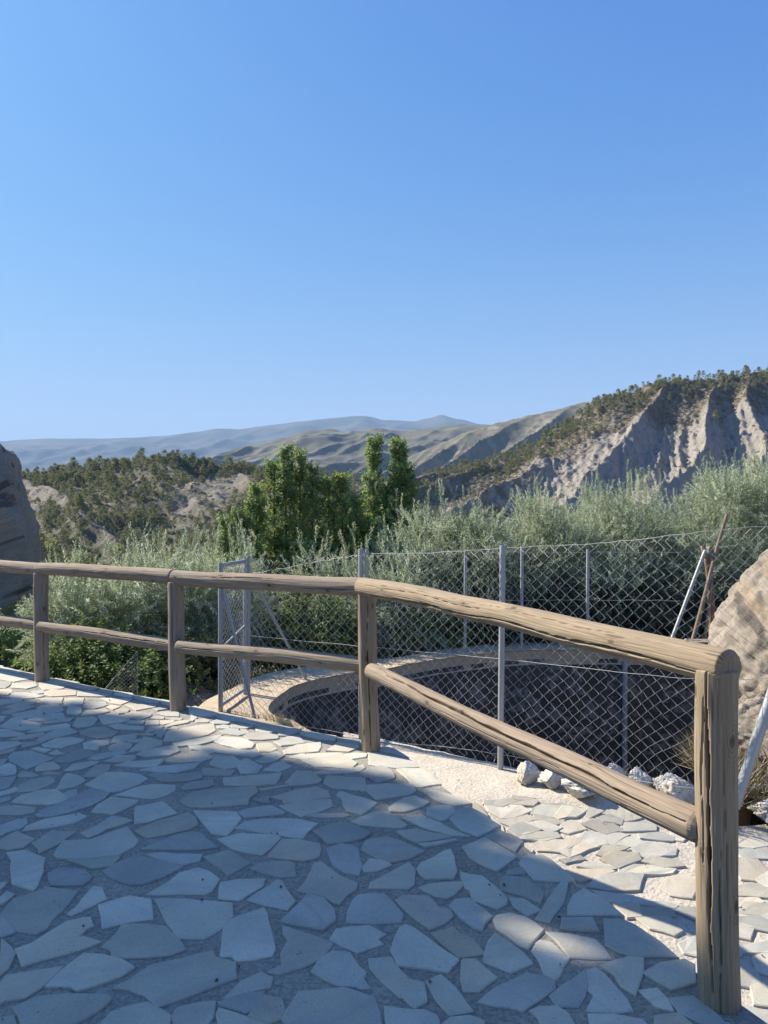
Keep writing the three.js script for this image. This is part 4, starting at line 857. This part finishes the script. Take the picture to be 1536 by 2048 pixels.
// olive: gnarled trunk, low rounded crown of many overlapping clumps with upright shoots on top
function olive(label, x, d, base, lobes, n, seed, group, lean = 0) {
  const t = thing('olive_tree', label, 'tree', at(x, d, base), group), q = rng(seed), spots = [];
  const top = lobes[0];
  mesh('trunk', limb([V(0, -0.25, 0), V(0.05 + lean * 0.3, 0.25, 0.03), V(-0.06 + lean, 0.6, -0.02), V(top[0] * 0.4 + lean * 0.5, top[1] * 0.7, top[2] * 0.4)], 0.17, 0.07, 12), M.bark, t);
  for (const [lx, ly, lz, lr] of lobes) mesh('limb', limb([V(lean, 0.55, 0), V(lx * 0.5 + lean * 0.4, ly * 0.75, lz * 0.5), V(lx, ly, lz)], 0.055, 0.018, 7), M.bark, t);
  const vol = lobes.reduce((s, l) => s + l[3] ** 2.3, 0);
  for (const [lx, ly, lz, lr, sy = 0.85] of lobes) {
    const m = Math.round(n * lr ** 2.3 / vol), clumps = [];
    for (let i = 0; i < 13; i++) { const u = ball(q).normalize(), k = lr * (0.45 + 0.45 * q()); clumps.push([lx + u.x * k, ly + u.y * k * sy, lz + u.z * k, lr * (0.26 + 0.2 * q()), 0.8 + 0.4 * q()]); }
    for (let i = 0; i < m; i++) {
      const [cx, cy, cz, cr, tone] = clumps[Math.floor(q() * 13)], u = ball(q).normalize(), rr = cr * (0.3 + 0.7 * Math.pow(q(), 0.5)), p = V(cx + u.x * rr, cy + u.y * rr * 0.85, cz + u.z * rr);
      const dir = u.clone().multiplyScalar(0.9).add(V(0, u.y > -0.2 ? 0.45 : -0.3, 0)).add(ball(q).multiplyScalar(0.5)).normalize();
      spots.push([p, dir, 0.75 + 0.45 * q(), mul(pick(OLIVE, q), tone)]);
    }
    for (let i = 0; i < m * 0.012; i++) {                            // upright water shoots
      const a = q() * 6.28, rr = lr * Math.sqrt(q()) * 0.85, h = 0.25 + 0.4 * q(), b = V(lx + Math.cos(a) * rr, ly + Math.sqrt(Math.max(0, lr * lr - rr * rr)) * sy * 0.85, lz + Math.sin(a) * rr), tilt = ball(q).multiplyScalar(0.16);
      for (let k = 0; k < 5; k++) spots.push([b.clone().add(V(tilt.x * k * h / 5 * 3, k * h / 5, tilt.z * k * h / 5 * 3)), V(tilt.x, 1, tilt.z).add(ball(q).multiplyScalar(0.35)).normalize(), 0.75 + 0.25 * q(), pick(OLIVE, q)]);
    }
  }
  foliage(t, 'crown', TWIG.olive, M.leafOlive, spots);
  return t;
}
const OL = 'olive trees behind the cistern';
olive('silvery olive tree crowding the leaning gate brace, in front of the pear trees', -0.75, 11.2, -0.85, [[0.1, 1.0, 0.2, 0.75], [0.75, 0.85, 0.35, 0.8], [1.05, 1.35, 0, 0.65], [0.2, 0.5, 0.55, 0.6]], 2400, 101, OL);
olive('olive tree growing just right of the twin green spires', 0.75, 12.1, -0.75, [[0.1, 1.55, 0, 0.85], [0.75, 1.2, 0.25, 0.85], [-0.4, 1.0, 0.3, 0.75], [0.9, 0.55, 0.35, 0.7], [0.1, 0.5, 0.5, 0.7]], 3200, 102, OL);
olive('olive tree behind the tall slim fence post', 2.35, 12.4, -0.7, [[0, 1.45, 0, 0.95], [0.75, 1.2, 0.2, 0.85], [-0.5, 0.7, 0.45, 0.8], [0.6, 0.5, 0.45, 0.8]], 3200, 103, OL);
olive('wide olive tree in front of the pale eroded slope', 3.95, 12.6, -0.6, [[0, 1.5, 0, 1.0], [0.9, 1.4, 0.2, 0.95], [-0.7, 0.8, 0.5, 0.85], [0.5, 0.55, 0.5, 0.85], [-0.3, 1.9, 0, 0.55]], 3800, 104, OL);
olive('tall olive tree behind the forked post and the boulder', 5.9, 12.8, -0.5, [[0, 1.75, 0, 1.05], [0.95, 1.7, 0.1, 1.05], [-0.85, 1.0, 0.5, 0.9], [0.35, 0.6, 0.6, 0.95], [1.2, 0.7, 0.5, 0.9], [0.3, 2.2, 0, 0.6]], 4400, 105, OL);
olive('olive tree at the edge of the pale slope, beyond the other olives', 5.0, 15.5, -0.9, [[0, 1.9, 0, 1.1], [1.6, 1.9, 0, 1.1], [-1.5, 1.6, 0, 1.0], [3, 2.3, 0, 1.2]], 2600, 106, OL);
olive('dark-trunked olive tree spreading low over the earth mound', -2.35, 9.9, -1.0, [[-0.5, 1.3, 0.1, 0.72], [-1.25, 1.1, 0.2, 0.68], [0.25, 1.3, -0.1, 0.66], [-1.5, 0.95, 0.1, 0.6], [0.1, 1.0, -0.2, 0.6], [-0.7, 1.0, -0.5, 0.7]], 4600, 107, 'olive trees left of the gate', 0.22);
olive('pale olive tree behind the low spreading one', -2.7, 13.2, -1.6, [[0, 1.75, 0, 0.85], [1.0, 1.6, 0, 0.8], [-1.0, 1.5, 0, 0.8]], 2200, 108, 'olive trees left of the gate');

// pear: bundle of upright shoots dense with glossy leaves
function pear(label, x, d, base, shoots, seed, yellow = 0.06) {
  const t = thing('pear_tree', label, 'tree', at(x, d, base), 'pear trees among the olives'), q = rng(seed), spots = [];
  mesh('trunk', limb([V(0, -0.2, 0), V(0.02, 0.5, 0), V(0, 1.1, 0.02)], 0.09, 0.06), M.bark, t);
  for (const [sx, sz, h, r] of shoots) {
    mesh('limb', limb([V(0, 0.5, 0), V(sx * 0.7, 0.9, sz * 0.7), V(sx, h * 0.7, sz), V(sx * 1.02, h, sz)], 0.03, 0.006, 6), M.bark, t);
    const n = Math.round(h * r * 680);
    for (let i = 0; i < n; i++) {
      const k = Math.pow(q(), 0.85), y = lerp(0.35, h, k), taper = (k > 0.75 ? lerp(1, 0.22, (k - 0.75) / 0.25) : 1) * (0.8 + 0.4 * n2(y * 3.5 + sx * 9, seed)), a = q() * 6.28, rr = r * taper * Math.sqrt(0.15 + 0.85 * q());
      const bend = lerp(0, 1, smoothstep(y, 0.3, h * 0.6)), c = q() < yellow * (k < 0.5 && sx < 0 ? 3.5 : 0.5) ? [0.34 + 0.1 * q(), 0.30, 0.03] : pick(PEAR, q);
      spots.push([V(sx * (0.4 + 0.6 * bend) + Math.cos(a) * rr, y, sz * (0.4 + 0.6 * bend) + Math.sin(a) * rr), V(Math.cos(a) * 0.6, 0.55 + 0.5 * q(), Math.sin(a) * 0.6).normalize(), 0.45 + 0.35 * q(), c]);
    }
  }
  foliage(t, 'crown', TWIG.pear, M.leafGloss, spots);
}
pear('glossy green pear tree with yellowing leaves behind the open gate leaf', -1.55, 12.3, -1.2, [[-0.93, 0.1, 2.62, 0.15], [-0.68, 0.2, 2.72, 0.14], [-0.42, 0.25, 3.1, 0.15], [-0.2, -0.1, 3.5, 0.15], [0.0, 0.05, 3.72, 0.13], [0.2, -0.1, 3.66, 0.14], [0.42, 0.1, 3.4, 0.15], [0.66, 0, 3.2, 0.15], [0.88, 0.1, 3.3, 0.15], [1.1, 0.15, 2.95, 0.15], [1.3, 0.1, 2.6, 0.16], [0.3, 0.4, 2.2, 0.36], [-0.35, 0.4, 1.9, 0.34], [0.85, 0.4, 2.0, 0.36], [1.4, 0.3, 1.9, 0.3]], 201);
pear('dark green pear tree with two tall leafy spires', 0.05, 13.0, -1.2, [[-0.5, 0.1, 2.85, 0.13], [-0.22, 0, 3.92, 0.16], [0.0, 0.15, 3.15, 0.24], [0.2, 0, 3.9, 0.21], [0.34, 0.1, 3.4, 0.2], [-0.25, 0.3, 2.5, 0.34], [-0.75, 0.25, 2.4, 0.25], [0.6, 0.2, 2.5, 0.28], [0.8, 0.3, 2.1, 0.3]], 202, 0.02);

// leafy bushes just past the terrace edge
function bush(label, x, d, base, rx, ry, n, seed, set, group) {
  const t = thing('bush', label, 'bush', at(x, d, base), group), q = rng(seed), spots = [];
  for (let i = 0; i < 7; i++) { const a = i * 0.9; mesh('stem', limb([V(0, 0, 0), V(Math.cos(a) * rx * 0.3, ry * 0.7, Math.sin(a) * rx * 0.3), V(Math.cos(a) * rx * 0.7, ry * 1.3, Math.sin(a) * rx * 0.6)], 0.014, 0.004, 5), M.bark, t); }
  for (let i = 0; i < n; i++) { const u = ball(q).normalize(), k = (0.4 + 0.6 * Math.pow(q(), 0.5)) * (1 + 0.45 * n3(u.x * 2.6 + seed, u.y * 2.6, u.z * 2.6)); spots.push([V(u.x * rx * k, ry * (0.9 + u.y * k * 0.95), u.z * rx * 0.7 * k), u.clone().add(V(0, 0.6, 0)).add(ball(q).multiplyScalar(0.5)).normalize(), 0.75 + 0.5 * q(), pick(set, q)]); }
  foliage(t, 'leaves', TWIG.bush, M.leafGloss, spots);
}
const LIME = [[0.07, 0.12, 0.02], [0.13, 0.20, 0.035], [0.24, 0.30, 0.05]];
bush('bright green leafy bush below the railing, sunlit on top', -3.3, 8.75, -1.05, 0.62, 0.62, 900, 301, LIME, 'bushes past the terrace edge');
bush('lower bright green bush between two railing posts', -2.75, 8.55, -1.05, 0.55, 0.50, 800, 302, LIME, 'bushes past the terrace edge');
bush('yellow-green shrub hanging over the small wire panel', -2.0, 9.0, -0.75, 0.42, 0.42, 380, 303, [[0.12, 0.13, 0.03], [0.22, 0.22, 0.06], [0.30, 0.29, 0.10]], 'bushes past the terrace edge');
bush('dark shrub at the foot of the shaded rock outcrop', -5.6, 10.3, -1.1, 0.9, 0.7, 900, 304, PEAR, 'bushes past the terrace edge');
bush('green undergrowth behind the left mesh panel', -0.95, 10.3, -0.8, 0.75, 0.62, 1100, 305, LIME, 'undergrowth behind the cistern');
bush('green undergrowth under the olive beside the first slim post', 0.6, 11.2, -0.75, 0.8, 0.62, 900, 306, PEAR, 'undergrowth behind the cistern');
for (let i = 0; i < 4; i++) bush(['dark undergrowth behind the tall slim fence post', 'dark undergrowth below the wide olive tree', 'dark undergrowth behind the leaning grey pipe', 'dark undergrowth behind the forked post'][i], 1.75 + i * 1.15, 11.45, -0.6, 0.75, 0.55, 800, 310 + i, [[0.05, 0.065, 0.03], [0.09, 0.11, 0.05], [0.13, 0.15, 0.08]], 'undergrowth behind the cistern');

{ // dry grass on the bank and by the rim
  const q = rng(71), spots = []; const put = (x, d, y, s) => spots.push([at(x, d, y), V((q() - 0.5) * 0.9, 1, (q() - 0.5) * 0.9).normalize(), s, mul([0.40, 0.33, 0.2], 0.6 + 0.6 * q())]);
  for (let i = 0; i < 420; i++) { const x = 2.25 + 0.8 * q(), d = 4.98 + 0.75 * q(); put(x, d, Math.max(groundY(x, d), rampY(d)) + 0.02 + 0.1 * q(), 0.6 + 0.6 * q()); }
  for (let i = 0; i < 24; i++) { const k = q(); put(lerp(-1.12, -0.85, k) + 0.06 * q(), lerp(7.1, 6.9, k) + 0.1 * (q() - 0.5), -0.34, 0.2 + 0.25 * q()); }
  for (let i = 0; i < 70; i++) { const x = 1.3 + 0.8 * q(); put(x, fenceD(x) + 0.04 + 0.05 * q(), rampY(5.2) - 0.02, 0.4 + 0.4 * q()); }
  const g = new THREE.Group(); g.name = 'dry_grass'; scene.add(g); tag(g, 'dry straw-coloured grass tufts below the boulder and along the cistern edge', 'grass', undefined, 'stuff'); foliage(g, 'blades', TWIG.grass, M.leafDry, spots);
}
{ // small wire panel standing in the bushes
  const t = thing('wire_panel', 'small slanted wire mesh panel half hidden by the bushes', 'panel', at(-2.86, 7.82, -0.62)), G = new Geo();
  weave(G, V(0, 0, 0), V(0.34, 0, -0.1), () => 0.1, (k) => 0.32 + 0.42 * k, 0.045, 15, 0.0018, false); mesh('wire_mesh', G.build(), M.wire, t, 'stuff');
  mesh('frame', new Geo().tube([V(0, 0.1, 0), V(0, 0.33, 0), V(0.34, 0.75, -0.1), V(0.34, 0.05, -0.1)], 0.007, 8).build(), M.zinc, t);
}
// ---------------------------------------------------------------- tall tree left of the picture whose shade lies over the terrace
{
  const t = thing('shade_tree', 'tall broadleaf tree beside the terrace, left of the railing', 'tree', at(-10.6, 9.9, -1)), q = rng(401), spots = [];
  mesh('trunk', limb([V(0, -0.2, 0), V(0.1, 2.5, 0), V(0, 5, 0.2), V(0.3, 7.5, 0)], 0.24, 0.1, 12), M.bark, t);
  const SHADE = [[-4.6, 7.2], [-3.4, 6.6], [-2.55, 6.2], [-1.95, 5.8], [-1.3, 5.22], [-0.78, 4.8], [-0.22, 4.62], [0.1, 4.3], [0.50, 3.92], [0.80, 3.28], [1.08, 2.6], [1.18, 2.3], [1.34, 1.75], [1.5, 1.2], [-2.2, 1.2], [-4.6, 4.6]];
  const GAPS = [[0.58, 3.55, 0.14], [0.10, 4.02, 0.15], [-0.22, 4.0, 0.15], [0.5, 2.95, 0.15], [0.64, 2.72, 0.15], [-1.30, 5.05, 0.2], [-1.9, 5.25, 0.14], [-2.6, 5.8, 0.14]];
  const k = [Math.sin(SUN_AZ), Math.cos(SUN_AZ), Math.tan(SUN_EL)];
  let n = 0;
  for (let i = 0; i < 60000 && n < 11000; i++) {
    const gx = lerp(-4.6, 1.7, q()), gd = lerp(1.2, 7.3, q());
    if (!inside(SHADE, gx + 0.16 * fbm2(gx * 2.3, gd * 2.3, 3), gd + 0.16 * fbm2(gx * 2.3 + 9, gd * 2.3, 3)) || GAPS.some(([x, d, r]) => Math.hypot(x - gx, d - gd) < r * (0.9 + 0.3 * q()))) continue;
    const s = 10.5 + 3.2 * q() - 0.12 * (gx + 1); n++;
    spots.push([V(gx + k[0] * s + 10.6, k[2] * s + 1, -(gd + k[1] * s) + 9.9), ball(q).normalize(), 0.55 + 0.25 * q(), pick(PEAR, q)]);
  }
  for (let i = 0; i < 40; i++) { const e = spots[Math.floor(q() * spots.length)][0]; mesh('limb', limb([V(0.05, 3 + 3.5 * q(), 0.1), e.clone().multiplyScalar(0.55).add(V(0, 2.6, 0)), e], 0.05, 0.012, 5), M.bark, t); }
  foliage(t, 'crown', TWIG.broad, M.leafGloss, spots);
}
// ---------------------------------------------------------------- pines on the hills
function pineGeo(seed, h, w) { // trunk at the origin, crown of many small needle clumps
  const G = new Geo(), q = rng(seed); G.c = []; const clumps = 46;
  const put = (x, y, z, c) => { G.c.push(...c); return G.v(x, y, z); };
  for (let i = 0; i < clumps; i++) {
    const k = Math.pow(q(), 0.8), y = h * (0.22 + 0.78 * k), R = w * (k < 0.25 ? 0.6 + 1.6 * k : Math.pow(1 - (k - 0.25) / 0.75, 0.6)) * (0.8 + 0.5 * q()), a = q() * 6.28, cx = Math.cos(a) * R * Math.sqrt(q()), cz = Math.sin(a) * R * Math.sqrt(q()), s = w * (0.30 + 0.2 * q());
    const c = mul(mix([0.12, 0.135, 0.05], [0.25, 0.25, 0.09], q()), 0.8 + 0.4 * q());
    for (let j = 0; j < 9; j++) { const u = ball(q), v1 = ball(q).multiplyScalar(s * 0.75), v2 = ball(q).multiplyScalar(s * 0.75); const b = V(cx + u.x * s, y + u.y * s * 0.7, cz + u.z * s); G.tri(put(b.x - v1.x * 0.5, b.y - v1.y * 0.5, b.z - v1.z * 0.5, c), put(b.x + v1.x * 0.5, b.y + v1.y * 0.5, b.z + v1.z * 0.5, c), put(b.x + v2.x, b.y + v2.y, b.z + v2.z, c)); }
  }
  return G.build();
}
const PINES = [pineGeo(1, 5.4, 1.6), pineGeo(2, 4.6, 1.7), pineGeo(3, 6.0, 1.7), pineGeo(4, 4.0, 1.5), pineGeo(5, 5.0, 2.0)];
const pineTrunk = new Geo().tube([V(0, -0.6, 0), V(0.05, 2, 0), V(0, 4, 0.05)], (k) => 0.14 - 0.08 * k, 6).build();
const pineStock = PINES.map((g) => { const t = new THREE.Group(); mesh('crown', g, M.pine, t); mesh('trunk', pineTrunk, M.bark, t); return t; });
function forest(hillKey, keep, n, tries, seed, label, group, nThings, vMax = 1.02, size = 1) {
  const H = HILLS[hillKey], q = rng(seed), spots = [];
  for (let i = 0; i < tries && spots.length < n; i++) { const x = lerp(H.x0, H.x1, q()), v = lerp(0.05, vMax, q()); if (q() > keep(x, v)) continue; const p = H.point(x, v), bearing = p.x / -p.z; spots.push([p, (0.32 + 0.75 * q() * q() + 0.2 * q()) * size, q() * 6.28, Math.abs(bearing) < 0.5 ? p.length() : 1e6]); }
  spots.sort((a, b) => a[3] / a[1] - b[3] / b[1]);
  spots.slice(0, nThings).forEach(([p, s, r], i) => { const t = pineStock[i % 5].clone(); t.name = numbered('pine_tree'); t.position.copy(p); t.scale.setScalar(s); t.rotation.y = r; scene.add(t); tag(t, label, 'tree', group); });
  const rest = spots.slice(nThings); if (!rest.length) return;
  const g = new THREE.Group(); g.name = numbered('pine_wood'); scene.add(g); tag(g, label.replace('pine tree', 'pine wood'), 'wood', undefined, 'stuff');
  PINES.forEach((geo, k) => { const mine = rest.filter((_, i) => i % 5 === k), im = new THREE.InstancedMesh(geo, M.pine, mine.length), m = new THREE.Matrix4(); mine.forEach(([p, s, r], i) => im.setMatrixAt(i, m.compose(p, new THREE.Quaternion().setFromAxisAngle(V(0, 1, 0), r), V(s, s, s)))); im.name = 'crowns'; im.userData.kind = 'stuff'; g.add(im); });
}
const low = (a, b, t) => smoothstep(t, a, b);
forest('right', (x, v) => { const n = fbm2(x * 0.03 + 4, v * 5, 3); const crest = low(0.80, 0.9, v) * (x > 95 && x < 135 ? 1 : x >= 135 ? 0.30 + 0.4 * low(0, 0.2, n) : 0.75 * low(0, 60, x)); const side = (x < 130 ? low(0.62, 0.78, v) * 0.5 * low(-0.05, 0.15, n) : 0); return Math.max(crest, side, 0.012); }, 1100, 60000, 501, 'small dark pine tree on the eroded hill', 'pines on the eroded hill', 150, 1.03, 1.05);
forest('left', (x, v) => { const n = fbm2(x * 0.028 + 14, v * 4, 3); return clamp(low(-0.36, -0.12, n) * (1 - 0.97 * clamp(leftBare(x, v), 0, 1)) * (0.55 + 0.6 * low(0.7, 0.95, v)), 0.015, 1); }, 3200, 120000, 502, 'rounded pine tree on the wooded hill', 'pines on the wooded hill', 150, 1.02, 1.0);
forest('middle', (x, v) => clamp(low(0.7, 0.9, v) + low(0.05, 0.2, fbm2(x * 0.02, v * 5, 3)) * 0.5, 0, 1), 800, 20000, 503, 'distant pine tree on the low ridge', 'pines on the low ridge', 0, 1.02);
{ // shrubs dotted over the slopes
  const G = new Geo(), q = rng(91); G.c = []; for (let j = 0; j < 16; j++) { const u = ball(q).multiplyScalar(0.5), c = [1, 1, 1]; for (let k = 0; k < 3; k++) { const w = ball(q).multiplyScalar(0.42); G.v(u.x + w.x, Math.abs(u.y + w.y) * 0.8, u.z + w.z); G.c.push(...c); } G.tri(j * 3, j * 3 + 1, j * 3 + 2); }
  const geo = G.build();
  for (const [key, n, dens, label] of [['right', 26000, (x, v) => 1 - 0.85 * clayMask(x, v), 'dry scrub dotted over the eroded hill'], ['left', 5000, (x, v) => 1, 'dry scrub dotted over the wooded hill']]) {
    const H = HILLS[key], im = new THREE.InstancedMesh(geo, M.leafDry, n), m = new THREE.Matrix4(), r = rng(n);
    for (let i = 0; i < n;) { const x = lerp(H.x0, H.x1, r()), v = lerp(0.03, 0.99, r()); if (r() > dens(x, v)) continue; const s = 0.5 + 1.1 * r() * r(); im.setMatrixAt(i, m.compose(H.point(x, v), new THREE.Quaternion().setFromAxisAngle(V(0, 1, 0), r() * 6), V(s * 1.2, s, s * 1.2))); im.setColorAt(i, rgb(...mul(mix([0.10, 0.095, 0.05], [0.20, 0.165, 0.10], r()), 0.8 + 0.5 * r()))); i++; }
    im.name = numbered('scrub'); scene.add(im); tag(im, label, 'scrub', undefined, 'stuff');
  }
}
{ // pines on the near slope beyond the shaded outcrop
  const q = rng(95), spots = [[-40, 92, 1.1], [-43, 96, 1.0], [-37.5, 95, 0.9], [-35, 90, 0.85], [-46, 100, 1.1], [-33, 97, 0.9], [-30, 94, 0.7], [-27, 100, 0.8], [-41, 86, 0.8]];
  spots.forEach(([x, d, s], i) => { const t = pineStock[(i * 2) % 5].clone(); t.name = numbered('pine_tree'); t.position.copy(at(x, d, -9.3 + q())); t.scale.setScalar(s * 1.25); t.rotation.y = i; scene.add(t); tag(t, 'larger pine tree on the near slope beyond the shaded outcrop', 'tree', 'pines on the near slope'); });
}
{ // grit and pebbles lying on the paving
  const q = rng(97), n = 260, im = new THREE.InstancedMesh(new THREE.DodecahedronGeometry(1, 0), M.soil, n), m = new THREE.Matrix4();
  for (let i = 0; i < n;) { const x = lerp(-4, 2.2, q()), d = lerp(1.9, 7.2, q() ** 1.3), on = inside(TERRACE, x, d); if (!on && !(x > 0.4 && x > 0.65 + (4.1 - d) * 0.41 && d < fenceD(x) - 0.05)) continue; const s = 0.002 + 0.004 * q() ** 3; im.setMatrixAt(i, m.compose(at(x, d, (on ? 0.003 : rampY(d) + 0.016) + s * 0.3), new THREE.Quaternion().setFromAxisAngle(V(q(), q(), q()).normalize(), q() * 6), V(s * 1.3, s * 0.8, s))); im.setColorAt(i, rgb(...mul([2.0, 1.9, 1.6], 0.5 + 0.8 * q()))); i++; }
  im.name = 'grit'; scene.add(im); tag(im, 'loose grit and tiny pebbles scattered on the stone paving', 'grit', undefined, 'stuff');
}
scene.traverse((o) => { if (o.isMesh) { o.castShadow = true; o.receiveShadow = true; } });
renderer.render(scene, camera);
